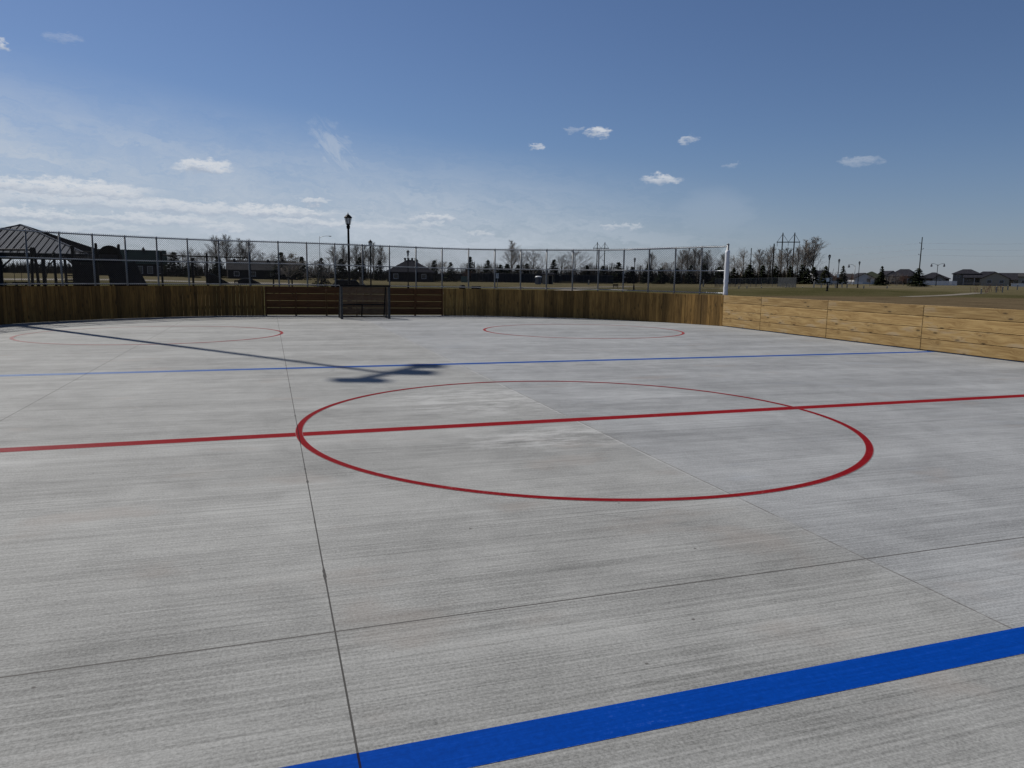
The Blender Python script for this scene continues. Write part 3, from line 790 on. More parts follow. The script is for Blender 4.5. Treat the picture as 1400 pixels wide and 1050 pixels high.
TREES = [
 ('broad0', 240, 334, 240, 'bare tree rising just right of the green roofed building', GB),
 ('broad1', 262, 329, 245, 'taller bare tree behind the dark spruce beside the green roofed building', GB),
 ('broad2', 281, 333, 250, 'wide bare tree above the dark wedge ramp', GB),
 ('poplar0', 299, 322, 260, 'tall bare poplar poking above the fence left of the grey roofed house', GP),
 ('poplar1', 312, 320, 262, 'tallest slim bare poplar beside the left end of the grey roofed house', GP),
 ('poplar2', 329, 326, 265, 'bare poplar behind the left half of the grey roofed house', GP),
 ('poplar0', 343, 327, 265, 'bare poplar behind the middle of the grey roofed house', GP),
 ('broad0', 360, 334, 262, 'bare tree behind the right half of the grey roofed house', GB),
 ('near0', 395, 333, 84, 'near spreading bare tree with crooked pale limbs right of the low canopy', GB),
 ('near0', 434, 345, 90, 'small near bare tree left of the bracket street light', GB),
 ('poplar1', 458, 336, 270, 'bare poplar just left of the nearest lamp post', GP),
 ('poplar2', 470, 335, 272, 'bare poplar directly behind the nearest lamp post', GP),
 ('poplar0', 486, 334, 272, 'bare poplar between the two lamp posts above the goal', GP),
 ('poplar1', 497, 335, 274, 'bare poplar just left of the second lamp post above the goal', GP),
 ('poplar2', 511, 332, 274, 'bare poplar just right of the second lamp post above the goal', GP),
 ('poplar0', 521, 335, 276, 'bare poplar left of the dark gabled building', GP),
 ('broad2', 597, 347, 230, 'wide bare tree right of the dark gabled building', GB, 1.25),
 ('broad0', 636, 352, 250, 'bare tree above the small green cabinet', GB),
 ('broad1', 676, 351, 260, 'bare tree left of the tall slim poplar by the park walkway', GB),
 ('poplar2', 699, 329, 255, 'tall slim bare poplar left of the great spreading bare tree', GP),
 ('broad1', 713, 333, 250, 'bare tree with straight pale stem touching the left side of the great spreading tree', GB),
 ('pale0', 729, 330, 210, 'great spreading bare tree with white trunk behind the portable toilet', GB, 1.1),
 ('broad2', 768, 338, 265, 'thin bare tree between the great spreading tree and the far pylon', GB),
 ('broad0', 786, 329, 265, 'broad bare tree left of the far pylon', GB),
 ('broad1', 808, 351, 300, 'low bare tree at the left foot of the far pylon', GB),
 ('broad2', 839, 352, 300, 'low bare tree right of the far pylon', GB),
 ('poplar0', 890, 345, 290, 'bare tree right of the lamp post seen through the fence', GB),
 ('broad0', 905, 350, 285, 'bare bushy tree left of the dense poplar clump', GB),
 ('poplar1', 931, 341, 285, 'left edge tree of the dense poplar clump behind the fence', GP),
 ('poplar2', 940, 339, 286, 'second poplar from the left in the dense clump behind the fence', GP),
 ('poplar0', 949, 338, 288, 'middle poplar of the dense clump behind the fence', GP),
 ('poplar1', 958, 340, 287, 'second poplar from the right in the dense clump behind the fence', GP),
 ('poplar2', 967, 342, 285, 'right edge tree of the dense poplar clump behind the fence', GP),
 ('poplar0', 988, 346, 280, 'bare poplar just left of the white padded post', GP),
 ('broad1', 1015, 329, 235, 'dense bare tree just right of the white padded post', GB),
 ('poplar1', 1038, 340, 270, 'bare poplar between the two plain utility poles', GP),
 ('poplar0', 1050, 336, 270, 'bare poplar left of the near pylon and its single pole', GP),
 ('poplar2', 1064, 341, 275, 'bare poplar behind the left leg of the near pylon', GP),
 ('poplar1', 1076, 338, 275, 'bare poplar between the legs of the near pylon', GP),
 ('poplar0', 1090, 336, 262, 'bare poplar touching the right leg of the near pylon', GP),
 ('poplar2', 1099, 328, 262, 'tall bare poplar, middle of three right of the near pylon', GP, 1.1),
 ('poplar1', 1109, 323, 262, 'tallest bare poplar, last on the right of the near pylon', GP, 1.1),
 ('broad2', 229, 333, 255, 'bare tree rising straight behind the right end of the green roof', GB),
 ('broad1', 251, 334, 262, 'faint bare tree between the two trees right of the green roofed building', GB),
 ('broad0', 271, 337, 268, 'low bare tree left of the wide one above the dark wedge ramp', GB),
 ('broad1', 291, 331, 270, 'bare tree touching the left side of the tall poplar by the grey roofed house', GB),
 ('broad2', 336, 333, 275, 'bare tree filling the gap between the poplars over the grey roofed house', GB),
 ('broad1', 375, 338, 270, 'bare tree left of the spruce at the end of the grey roofed house', GB),
 ('broad2', 408, 343, 240, 'low bare tree behind the spruce right of the near crooked tree', GB),
 ('broad0', 450, 342, 278, 'bare tree on the left edge of the poplar row behind the nearest lamp post', GB),
 ('broad1', 478, 339, 282, 'bare tree just right of the nearest lamp post, behind the poplar row', GB),
 ('broad2', 504, 338, 282, 'bare tree touching the second lamp post, behind the poplar row', GB),
 ('broad1', 586, 352, 250, 'low bare tree by the right slope of the dark gabled building', GB, 1.3),
 ('broad0', 608, 350, 255, 'low bare tree right of the widest tree near the dark gabled building', GB, 1.3),
 ('broad2', 655, 356, 262, 'low bare tree between the narrow spruce and the pointed spruce', GB, 1.3),
 ('broad1', 875, 355, 300, 'low bare tree directly right of the lamp post seen through the fence', GB, 1.3),
 ('broad2', 917, 349, 292, 'bare tree at the left shoulder of the dense poplar clump', GB, 1.2),
 ('broad0', 954, 344, 295, 'bare tree deep inside the dense poplar clump', GB, 1.2),
 ('broad2', 1003, 342, 262, 'bare tree showing immediately right of the white padded post', GB),
 ('broad0', 1029, 346, 268, 'bare tree beside the left plain utility pole', GB),
 ('broad2', 1190, 371, 150, 'small bare tree left of the tall dark spruce among the houses', GB),
 ('broad0', 1217, 372, 200, 'small bare tree in front of the brown hip roofed house', GB),
 ('conifer0', 239, 344, 215, 'wide dark spruce beside the right end of the green roofed building', GC, 1.6),
 ('conifer1', 258, 357, 215, 'small spruce left of the tall frame post', GC, 1.3),
 ('conifer2', 266, 352, 190, 'spruce just left of the dark wedge ramp', GC),
 ('conifer3', 299, 350, 200, 'spruce behind the dark wedge ramp', GC, 1.5),
 ('conifer0', 385, 344, 200, 'spruce at the right end of the grey roofed house', GC, 1.3),
 ('conifer1', 413, 351, 200, 'spruce between the grey roofed house and the bracket street light', GC, 1.3),
 ('conifer2', 440, 352, 92, 'near young spruce under the bracket street light', GC, .75),
 ('conifer3', 467, 353, 215, 'spruce left of the nearest lamp post above the goal', GC, 1.5),
 ('conifer0', 492, 351, 215, 'spruce between the two lamp posts above the goal', GC, 1.3),
 ('conifer1', 519, 356, 215, 'spruce at the left corner of the dark gabled building', GC, 1.3),
 ('conifer2', 569, 354, 215, 'spruce peeping over the right slope of the dark gabled building', GC),
 ('conifer3', 594, 355, 200, 'slim spruce in front of the wide bare tree', GC, 1.2),
 ('conifer0', 616, 358, 205, 'spruce left of the small green cabinet', GC, 1.2),
 ('conifer1', 643, 351, 215, 'narrow spruce right of the small green cabinet', GC),
 ('conifer2', 667, 355, 215, 'pointed spruce left of the white sign box', GC),
 ('conifer3', 684, 361, 215, 'short spruce right of the white sign box', GC, 1.6),
 ('wide0', 693, 360, 220, 'broad spruce at the foot of the tall slim poplar', GC),
 ('conifer1', 708, 362, 220, 'short spruce left of the white trunked tree', GC, 1.6),
 ('conifer0', 720, 360, 220, 'spruce touching the white trunked tree on its left', GC, 1.4),
 ('wide0', 735, 366, 222, 'low spruce behind the portable toilet', GC),
 ('conifer3', 757, 354, 230, 'narrow dark spruce right of the tan block building', GC, 1.2),
 ('conifer1', 802, 363, 240, 'spruce at the left foot of the far pylon', GC, 1.3),
 ('conifer2', 824, 363, 240, 'spruce at the right foot of the far pylon', GC),
 ('conifer0', 845, 358, 235, 'taller spruce right of the far pylon', GC, 1.5),
 ('conifer3', 864, 364, 235, 'dark spruce behind the lamp post seen through the fence', GC, 1.5),
 ('conifer1', 886, 361, 230, 'spruce right of the lamp post seen through the fence', GC, 1.4),
 ('wide0', 904, 366, 225, 'low broad spruce left of the poplar clump', GC),
 ('conifer0', 925, 366, 230, 'spruce at the left foot of the poplar clump', GC, 1.4),
 ('conifer2', 944, 362, 230, 'spruce under the middle of the poplar clump', GC),
 ('conifer1', 963, 361, 230, 'pointed spruce under the right side of the poplar clump', GC, 1.5),
 ('wide0', 983, 364, 225, 'dark broad spruce left of the white padded post', GC),
 ('conifer0', 1003, 366, 215, 'dark spruce touching the white padded post', GC, 1.4),
 ('wide0', 1024, 361, 215, 'dark spruce below the left plain utility pole', GC),
 ('wide0', 1042, 362, 215, 'dark spruce between the two plain utility poles', GC),
 ('conifer2', 1060, 363, 220, 'spruce at the left leg of the near pylon', GC, 1.2),
 ('round0', 1080, 363, 215, 'olive spruce between the legs of the near pylon', GC, .8),
 ('conifer3', 1096, 361, 215, 'spruce at the right leg of the near pylon', GC, 1.4),
 ('wide0', 1103, 366, 212, 'broad dark spruce under the tallest poplars', GC, .9),
 ('conifer1', 1112, 365, 215, 'last dark spruce before the white house', GC, 1.5),
 ('round0', 1128, 363, 180, 'rounded olive spruce behind the left of the two signed lamp posts', GC),
 ('conifer2', 1152, 363, 230, 'slim dark spruce between the signed lamp posts and the third lamp', GC, .8),
 ('conifer3', 1205, 363, 200, 'tall dark spruce rising above its neighbour among the houses', GC, .9),
 ('wide0', 1205, 373, 190, 'low dark spruce mass at the foot of the tall spruce among the houses', GC, 1.1),
 ('wide0', 1255, 366, 165, 'big dark spruce at the foot of the leaning utility pole', GC, 1.05),
 ('brush0', 1140, 369, 200, 'reddish bare shrub between the two signed lamp posts', GS),
 ('brush0', 1163, 371, 215, 'reddish bare shrub left of the third lamp post', GS),
 ('brush1', 1226, 369, 190, 'bare shrub before the brown hip roofed house', GS),
 ('brush0', 1236, 372, 185, 'reddish bare shrub left of the big dark spruce', GS),
 ('brush0', 640, 366, 210, 'reddish brown bare shrub behind the small green cabinet', GS),
 ('brush1', 620, 366, 225, 'bare shrub left of the small green cabinet', GS),
]
for T_ in TREES: tree(*T_)
for e, H, used in PROTO.values():
    if not used:
        for ch in list(e.children): bpy.data.objects.remove(ch)
        bpy.data.objects.remove(e)
# saplings and stick shrubs beside the white posts at the right edge
def stake_shrub(px, d, h, n, label):
    rg = random.Random(int(px)); g_ = gpos(px, d); e = empty('bare_shrub', g_, 0, label, 'shrub', 'stick shrubs beside the white posts')
    m = MB()
    for k in range(n):
        a = rg.uniform(0, 6.28); x, y = rg.uniform(-.5, .5), rg.uniform(-.4, .4); t = .25
        p = Vector((x, y, -.05)); q = p+Vector((math.cos(a)*t*h, math.sin(a)*t*h, h*rg.uniform(.6, 1)))
        m.tube([p, p.lerp(q, .5)+Vector((rg.uniform(-.05, .05), 0, .05)), q], [.022, .016, .008], 4)
        for j in range(3):
            s2 = p.lerp(q, rg.uniform(.4, .9)); m.tube([s2, s2+Vector((rg.uniform(-.3, .3), rg.uniform(-.3, .3), rg.uniform(.15, .4)))], [.01, .006], 3)
    m.build('branches', 'twigred', e)
for px, d, h, n, lb in ((1336, 95, 1.1, 5, 'reddish stick shrub left of the nearest white stake'), (1349, 98, 1.3, 7, 'reddish stick shrub right of the nearest white stake'), (1358, 104, 1.2, 6, 'reddish stick shrub between the nearest white stake and the pair of stakes'), (1368, 108, 1.3, 8, 'reddish stick shrub between the pair of white stakes')):
    stake_shrub(px, d, h, n, lb)

# far brush reading as one mass along the park edge
rg = random.Random(21); m = MB()
px = -260.
while px < 1130:
    d = rg.uniform(285, 345); g_ = gpos(px, d); h = rg.uniform(3., 8.)*(1.0 if px > 640 else .75)
    for k in range(26):
        a = rg.uniform(0, 6.28); b = Vector((g_.x+rg.uniform(-1.6, 1.6), g_.y+rg.uniform(-3, 3), g_.z-.2))
        t = b+Vector((math.cos(a)*.28*h, math.sin(a)*.28*h, h*rg.uniform(.45, 1)))
        w = Vector((math.cos(a+1.57), math.sin(a+1.57), 0))*rg.uniform(.05, .16)
        m.add([b-w, b+w, t+w*.5, t-w*.5], [(0, 1, 2, 3)])
    px += rg.uniform(.7, 1.6)
tag(m.build('brush', 'brush'), 'low leafless brush along the far edge of the park', 'brush', kind='stuff')

# ------------------------------------------------------------------ lamps
def lamp_meshes(H):
    P = MB(); P.lathe([(.15, 0), (.15, .12), (.11, .18), (.11, .62), (.085, .70), (.06, .74), (.048, H-.78), (.048, H-.74), (.075, H-.72), (.085, H-.60), (.06, H-.57)], n=12)
    C = MB(); C.lathe([(.055, H-.57), (.10, H-.54), (.10, H-.51)], n=6)
    for k in range(6):
        a = math.pi*2*k/6
        C.bar((.098*math.cos(a), .098*math.sin(a), H-.53), (.155*math.cos(a), .155*math.sin(a), H-.24), .018)
    C.lathe([(.16, H-.25), (.185, H-.235), (.185, H-.215), (.15, H-.18), (.08, H-.11), (.035, H-.085), (.03, H-.06), (.015, H-.045), (.012, H)], n=6)
    G_ = MB(); G_.lathe([(.085, H-.505), (.135, H-.255)], n=6)
    return P, C, G_
LH = 4.6
def lamp0(name):
    e = empty(name, (0, 0, 0)); P, C, G_ = lamp_meshes(LH)
    P.build('pole', 'black', e); c = C.build('lantern', 'black', e); G_.build('glass', 'glass', c); return e
LP = lamp0('street_lamp')
LAMPS = [(477.5, 34.0, 'nearest and tallest looking black lantern post, behind the goal'),
 (507, 59, 'second black lantern post, just right of the nearest one'),
 (558, 82, 'black lantern post in front of the dark gabled building'),
 (867, 102, 'black lantern post against a fence post beyond the right corner'),
 (1132, 92, 'black lantern post carrying the lower white sign, left of the pair on the right'),
 (1145.5, 115, 'black lantern post carrying the higher white sign, right of the pair on the right'),
 (1173.5, 127, 'black lantern post without a sign before the white gabled house')]
LOBJ = []
for i, (px, d, lb) in enumerate(LAMPS):
    o = LP if i == 0 else copy_tree(LP); o.location = gpos(px, d); tag(o, lb, 'street lamp', 'black lantern posts in the park'); LOBJ.append(o)
for i, px, top, bot_, w, lb in ((4, 1132, 380, 385, .33, 'blank looking white sign strapped to the left signed lamp post'), (5, 1144, 375, 379, .30, 'blank looking white sign strapped to the right signed lamp post')):
    L = LOBJ[i].location; d = LAMPS[i][1]; zc = at(px, (top+bot_)/2, d).z
    e = empty('lamp_sign', (L.x, L.y, zc), facing(L), lb, 'sign')
    m = MB(); m.box((0, -.075, 0), (w, .02, .46)); m.build('panel', 'sign', e)
    m = MB(); m.box((0, -.058, .15), (.12, .012, .03)); m.box((0, -.058, -.15), (.12, .012, .03)); m.build('strap', 'galv', e)
# road lights with bracket arms
def road_light(px, top, d, arms, label, H=None):
    g_ = gpos(px, d); h = at(px, top, d).z-g_.z
    e = empty('road_light', g_, facing(g_), label, 'street light')
    m = MB(); m.tube([(0, 0, 0), (0, 0, h)], [.10, .06], 8); m.build('pole', 'galv' if arms != 2 else 'black', e, True)
    for sg in ((1,) if arms == 1 else (-1, 1) if arms == 2 else (-1,)):
        m = MB(); A = h*.22 if arms == 1 else 1.5
        m.tube([(0, 0, h-.5), (sg*A*.3, 0, h-.05), (sg*A*.7, 0, h+.12), (sg*A, 0, h+.1)], .045, 6); arm = m.build('arm', 'galv' if arms != 2 else 'black', e, True)
        m = MB()
        if arms == 1: m.box((sg*(A+.25), 0, h+.09), (.7, .3, .14)); m.box((sg*(A+.25), 0, h+.0), (.4, .22, .06))
        else: m.lathe([(.08, .12), (.12, .0), (.26, -.45), (.28, -.6), (.16, -.72)], (sg*A, 0, h+.0), 8)
        m.build('lamp_head', 'flood', arm)
road_light(438, 323, 200, 1, 'slim street light with one long arm left of the nearest lantern post')
road_light(1168, 362, 190, -1, 'faint road light with one hanging lamp left of the third lantern post')
road_light(1280.5, 361, 200, 2, 'road light with two hanging lamps right of the leaning utility pole')
road_light(1409, 362, 205, 2, 'road light with two hanging lamps at the right picture edge')

# ------------------------------------------------------------------ pylons, poles and wires
def pylon(px, d, spacing, Htop, harm, label):
    g_ = gpos(px, d); e = empty('power_pylon', g_, facing(g_), label, 'pylon', 'twin pole power pylons')
    h = Htop; a = spacing/2
    for s_ in (-1, 1):
        m = MB(); m.tube([(s_*a, 0, -.3), (s_*a, 0, h)], [.36, .22], 8); m.build('pole', 'pole_wood', e)
    m = MB(); m.bar((-a-2.6, 0, harm), (a+2.6, 0, harm), .3, .4); m.build('crossarm', 'pole_wood', e)
    m = MB()
    for s_ in (-1, 1):
        m.bar((s_*a, 0, h-.6), (s_*(a+2.5), 0, harm), .16); m.bar((s_*a, 0, h-.6), (0, 0, harm), .16)
    m.bar((-a, .15, harm-2.8), (a, .15, harm-8.8), .2); m.bar((a, -.15, harm-2.8), (-a, -.15, harm-8.8), .2); m.build('brace', 'pole_wood', e)
    for x in (-a-2.3, 0, a+2.3):
        m = MB(); m.lathe([(.06, 0), (.12, -.3), (.12, -1.6), (.05, -1.8)], (x, 0, harm-.2), 6); m.build('insulator', 'galv', e)
    return e
d1 = 350; g1 = gpos(1074.5, d1); z1 = at(1074.5, 318, d1).z
pylon(1074.5, d1, 5.25, z1-g1.z, at(1074.5, 331, d1).z-g1.z, 'near twin pole pylon standing among the bare poplars on the right')
d2 = 470; g2 = gpos(820.5, d2)
pylon(820.5, d2, 4.75, at(820, 331, d2).z-g2.z, at(820, 339.3, d2).z-g2.z, 'far twin pole pylon seen above the middle of the fence')
def upole(px, top, d, r, label, arms=()):
    g_ = gpos(px, d); h = at(px, top, d).z-g_.z
    e = empty('utility_pole', g_, facing(g_), label, 'utility pole')
    m = MB(); m.tube([(0, 0, -.3), (0, 0, h)], [r, r*.65], 8); m.build('pole', 'pole_wood', e)
    for dz, sg in arms:
        m = MB(); m.tube([(0, 0, h-dz), (sg*.75, 0, h-dz+.08)], .06, 6); m.lathe([(.05, 0), (.11, .05), (.11, .28), (.05, .34)], (sg*.72, 0, h-dz+.08), 6); m.build('insulator', 'flood', e)
    return e, g_, h
upole(1055.5, 333, 210, .24, 'stout plain pole left of the near pylon')
upole(1025, 339, 255, .19, 'plain pole above the dark spruce right of the white padded post')
ue, ug, uh = upole(1255.8, 324, 290, .24, 'tall utility pole leaning over the big dark spruce', ((2.4, -1), (4.7, 1), (6.9, -1)))
up_ang = facing(ug)
for i, (dz, sg, yl, yr) in enumerate(((2.2, -1, 336.5, 331), (4.5, 1, 346, 340), (6.7, -1, 355, 348.5))):
    a = ug+Vector((sg*.72*math.cos(up_ang), sg*.72*math.sin(up_ang), uh-dz))
    L = at(1112, yl+4, 345); Rr = at(1470, yr, 260); pts_ = []
    for (q0, q1) in ((L, a), (a, Rr)):
        for k in range(9 if q0 is L else 10):
            if q0 is not L and k == 0: continue
            t = k/9; p = q0.lerp(q1, t); p.z -= 4*t*(1-t)*.6; pts_.append(p)
    m = MB(); m.tube(pts_, .022, 5)
    tag(m.build('power_line', 'cable'), ('topmost', 'middle', 'lowest')[i]+' of the pale power lines strung from the leaning utility pole', 'power line', 'power lines')

# ------------------------------------------------------------------ buildings
def gable_house(px, d, w, dep, hw, hr, label, wall, roof, ridge='x', over=.4, rot=0., wins=(), extra=None, name='house', cat='house', zoff=0.):
    g_ = gpos(px, d); g_.z += zoff; e = empty(name, g_, facing(g_)+rot, label, cat)
    a, b = w/2, dep/2
    m = MB(); P = [(-a, -b), (a, -b), (a, b), (-a, b)]
    m.add([(x, y, -.4) for x, y in P]+[(x, y, hw) for x, y in P], [(0, 1, 5, 4), (1, 2, 6, 5), (2, 3, 7, 6), (3, 0, 4, 7), (3, 2, 1, 0)])
    R = MB(); o = over; t = .16
    if ridge == 'x':
        m.add([(-a, -b, hw), (-a, b, hw), (-a, 0, hr)], [(0, 2, 1)]); m.add([(a, -b, hw), (a, b, hw), (a, 0, hr)], [(0, 1, 2)])
        sl = (hr-hw)/b; ez = hw-sl*o
        for s_ in (-1, 1):
            v = [(-a-o, s_*(b+o), ez), (a+o, s_*(b+o), ez), (a+o, 0, hr), (-a-o, 0, hr)]; v2 = [(x, y, z+t) for x, y, z in v]
            R.add(v+v2, [(0, 1, 2, 3), (7, 6, 5, 4), (0, 4, 5, 1), (1, 5, 6, 2), (3, 2, 6, 7), (0, 3, 7, 4)])
    elif ridge == 'y':
        m.add([(-a, -b, hw), (a, -b, hw), (0, -b, hr)], [(0, 1, 2)]); m.add([(-a, b, hw), (a, b, hw), (0, b, hr)], [(0, 2, 1)])
        sl = (hr-hw)/a; ez = hw-sl*o
        for s_ in (-1, 1):
            v = [(s_*(a+o), -b-o, ez), (s_*(a+o), b+o, ez), (0, b+o, hr), (0, -b-o, hr)]; v2 = [(x, y, z+t) for x, y, z in v]
            R.add(v+v2, [(0, 1, 2, 3), (7, 6, 5, 4), (0, 4, 5, 1), (1, 5, 6, 2), (3, 2, 6, 7), (0, 3, 7, 4)])
    else:   # hip
        rl = max(.3, a-b) if a > b else .3
        v = [(-a-o, -b-o, hw), (a+o, -b-o, hw), (a+o, b+o, hw), (-a-o, b+o, hw), (-rl, 0, hr), (rl, 0, hr)]
        R.add(v, [(0, 1, 5, 4), (1, 2, 5), (2, 3, 4, 5), (3, 0, 4), (3, 2, 1, 0)])
        R.add([(x, y, z) for x, y, z in v[:4]]+[(x, y, z-.2) for x, y, z in v[:4]], [(0, 4, 5, 1), (1, 5, 6, 2), (2, 6, 7, 3), (3, 7, 4, 0)])
    m.build('wall', wall, e); ro = R.build('roof', roof, e)
    for wx, wz, ww, wh in wins:      # openings on the side that faces the rink
        f = MB()
        for x0, x1, z0, z1 in ((wx-ww/2-.1, wx+ww/2+.1, wz+wh/2, wz+wh/2+.12), (wx-ww/2-.1, wx+ww/2+.1, wz-wh/2-.12, wz-wh/2), (wx-ww/2-.1, wx-ww/2, wz-wh/2, wz+wh/2), (wx+ww/2, wx+ww/2+.1, wz-wh/2, wz+wh/2)):
            f.box(((x0+x1)/2, -b-.03, (z0+z1)/2), (x1-x0, .10, z1-z0))
        fo = f.build('window', 'trim', e)
        p = MB(); p.box((wx, -b-.015, wz), (ww, .04, wh)); p.build('pane', 'pane', fo)
    if extra: extra(e, ro, a, b)
    return e
def vents(e, ro, a, b):
    for x in (-1.3, -.5, .5, 1.4):
        m = MB(); m.lathe([(.2, -.7), (.2, .5), (.3, .55), (.3, .8), (.1, .9)], (x, 0, VH), 8); m.build('vent', 'shingle', ro)
# left: long green roofed building
gable_house(166, 215, 23.5, 11, 3.6, 7.4, 'long dark building with green metal roof behind the slide', 'siding_dark', 'roofgreen', 'x', .5, 0, [(x, 1.75, 1.25, 1.9) for x in (-1.2, 2.2, 4.9, 7.5, 10.2)],
            lambda e, ro, a, b: (lambda m: (m.lathe([(.3, 0), (.3, .7), (.55, .75), (.2, 1.2), (.05, 1.6)], (6.2, 0, 6.9), 8), m.build('cupola', 'black', ro)))(MB()), 'park_building', 'building')
gable_house(359, 205, 17.6, 9, 2.6, 5.0, 'low dark house with long grey roof behind the bare poplars', 'siding_dark', 'shingle2', 'x', .5, 0, [(-6.6, 1.4, 1.2, 1.), (-2.4, 1.4, 1.2, 1.), (2.8, 1.4, 1.2, 1.), (6.6, 1.4, 1.2, 1.)], lambda e, ro, a, b: [(lambda m: (m.box((x, -.6, 5.0), (.6, .6, .9)), m.build('chimney', 'shingle', ro)))(MB()) for x in (-7.2, -3.2, 1.6, 5.5)])
VH = 5.2
gable_house(561, 190, 11.5, 10, 2.5, 5.6, 'dark gabled building with roof vents right of the lamp posts', 'siding_dark', 'shingle', 'hip', .6, 0, [(-3.6, 1.4, 1.0, 1.0), (3.4, 1.4, 1.0, 1.0)], vents, 'park_building', 'building')
gable_house(749, 175, 2.6, 4, 2.2, 2.5, 'small tan block building right of the portable toilet', 'blockwall', 'shingle', 'x', .2, 0, (), lambda e, ro, a, b: (lambda m: (m.box((.6, -b-.03, 1.0), (.8, .06, 2.0)), m.build('door', 'dark', e)))(MB()), 'storage_building', 'building')
gable_house(688, 238, 12, 6, 2.0, 3.2, 'low dark shed roof behind the fenced ball field', 'siding_dark', 'shingle2', 'x', .4, 0, [(-2, 1.2, 1.2, 1.), (2.5, 1.2, 1.2, 1.)], None, 'shed', 'shed')
# houses on the right
gable_house(1118, 250, 6.0, 8, 2.6, 4.3, 'white house with dark roof peeping between spruces', 'siding_white', 'shingle', 'x', .4, .5, [(-1.2, 1.6, .9, 1.2)])
gable_house(1158, 285, 11, 7, 2.2, 3.9, 'grey roofed house behind the pair of signed lamp posts', 'siding_grey', 'shingle2', 'hip', .4, 0, [(-3, 1.5, 1.4, 1.1), (2.5, 1.5, 1.4, 1.1)])
gable_house(1177, 268, 6.6, 10, 2.1, 3.9, 'small white gabled house just right of the third lamp post', 'siding_white', 'shingle', 'y', .4, .25, [(1.4, 1.4, 1.2, 1.2)])
gable_house(1191, 276, 9, 9, 2.4, 4.7, 'house with olive hipped roof behind the small bare tree', 'siding_dark', 'shinglegreen', 'hip', .4, 0, [(0, 1.5, 1.4, 1.1)])
gable_house(1213, 285, 5, 9, 3.4, 5.0, 'narrow tan gabled house right of the tall dark spruce', 'siding_tan', 'shingle', 'y', .4, .4, [(0, 2.6, .9, 1.0)])
def brown_extra(e, ro, a, b):
    m = MB(); m.box((1.0, -b-.04, 1.05), (1.0, .08, 2.1)); d_ = m.build('door', 'dark', e); m = MB(); m.lathe([(.05, 0), (.05, .08)], (1.35, -b-.11, 1.0), 6); m.build('handle', 'galv', d_)
gable_house(1236, 272, 9.0, 6, 3.1, 5.7, 'brown hip roofed house left of the leaning utility pole', 'siding_brown', 'shingle', 'hip', .5, -.3, [(-2.8, 1.6, 1.2, 1.1), (2.8, 1.6, 1.2, 1.1)], brown_extra)
gable_house(1276, 270, 10, 9, 2.4, 4.6, 'low house with dark hipped roof behind the white picket fence', 'siding_brown', 'shingle', 'hip', .5, 0, [(-3, 1.5, 1.2, 1.1), (3.2, 1.5, 1.2, 1.1)])
gable_house(1284, 262, 4.2, 6, 2.0, 3.7, 'small front gable with white trim before the low hipped house', 'siding_grey', 'shingle', 'y', .3, 0, [(0, 1.4, 1.2, 1.2)])
def porch(e, ro, a, b):
    m = MB(); v = [(-1.0, -b-2.6, 2.7), (6.5, -b-2.6, 2.7), (6.5, -b+.4, 4.2), (-1.0, -b+.4, 4.2)]
    m.add(v+[(x, y, z+.16) for x, y, z in v], [(3, 2, 1, 0), (4, 5, 6, 7), (0, 1, 5, 4), (1, 2, 6, 5), (2, 3, 7, 6), (3, 0, 4, 7)]); m.build('porch_roof', 'shingle', e)
    for x in (-.8, 2.6, 6.3): m = MB(); m.box((x, -b-2.4, 1.45), (.22, .22, 2.6)); m.build('porch_post', 'trim', e)
    m = MB(); m.box((2.7, -b-2.4, .75), (6.6, .10, .8)); m.build('porch_railing', 'siding_grey', e)
gable_house(1321, 275, 8.6, 6, 4.3, 6.0, 'two storey grey house with dark roof and covered porch', 'siding_grey', 'shingle', 'hip', .5, 0, [(1.6, 3.55, 1.6, .9), (-2.6, 3.5, 1.0, .9), (1.2, 1.5, 1.6, 1.1)], porch)
gable_house(1351, 295, 11, 7, 3.1, 5.6, 'house with long dark roof right of the two storey house', 'siding_tan', 'shingle', 'hip', .5, 0, [(-4.5, 2.4, 1.2, 1.2)])
gable_house(1361, 262, 8.2, 11, 2.6, 4.7, 'tan house with wide front gable and two windows', 'siding_tan', 'shingle', 'y', .35, 0, [(-1.7, 1.5, 1.3, 1.0), (1.9, 1.5, 1.3, 1.0)])
gable_house(1387, 268, 9, 10, 2.3, 4.6, 'dark roofed wing right of the wide front gable', 'siding_grey', 'shingle', 'x', .5, 0, [(-2.4, 1.4, 1.4, 1.1), (.6, 1.4, 1.4, 1.1)])
gable_house(1408, 258, 6.4, 9, 3.3, 4.3, 'beige house cut by the right picture edge', 'siding_tan', 'shingle2', 'x', .3, 0, [(-1.6, 1.5, 1.3, 1.2)])
# off-frame continuation of the street
for px, d, lb, wl in ((1450, 262, 'grey house beyond the right edge of the picture', 'siding_grey'), (1500, 255, 'tan house further along the street beyond the picture', 'siding_tan')):
    gable_house(px, d, 12, 9, 3.2, 6.0, lb, wl, 'shingle', 'x', .5, 0, [(-3, 1.5, 1.3, 1.1), (3, 1.5, 1.3, 1.1)])

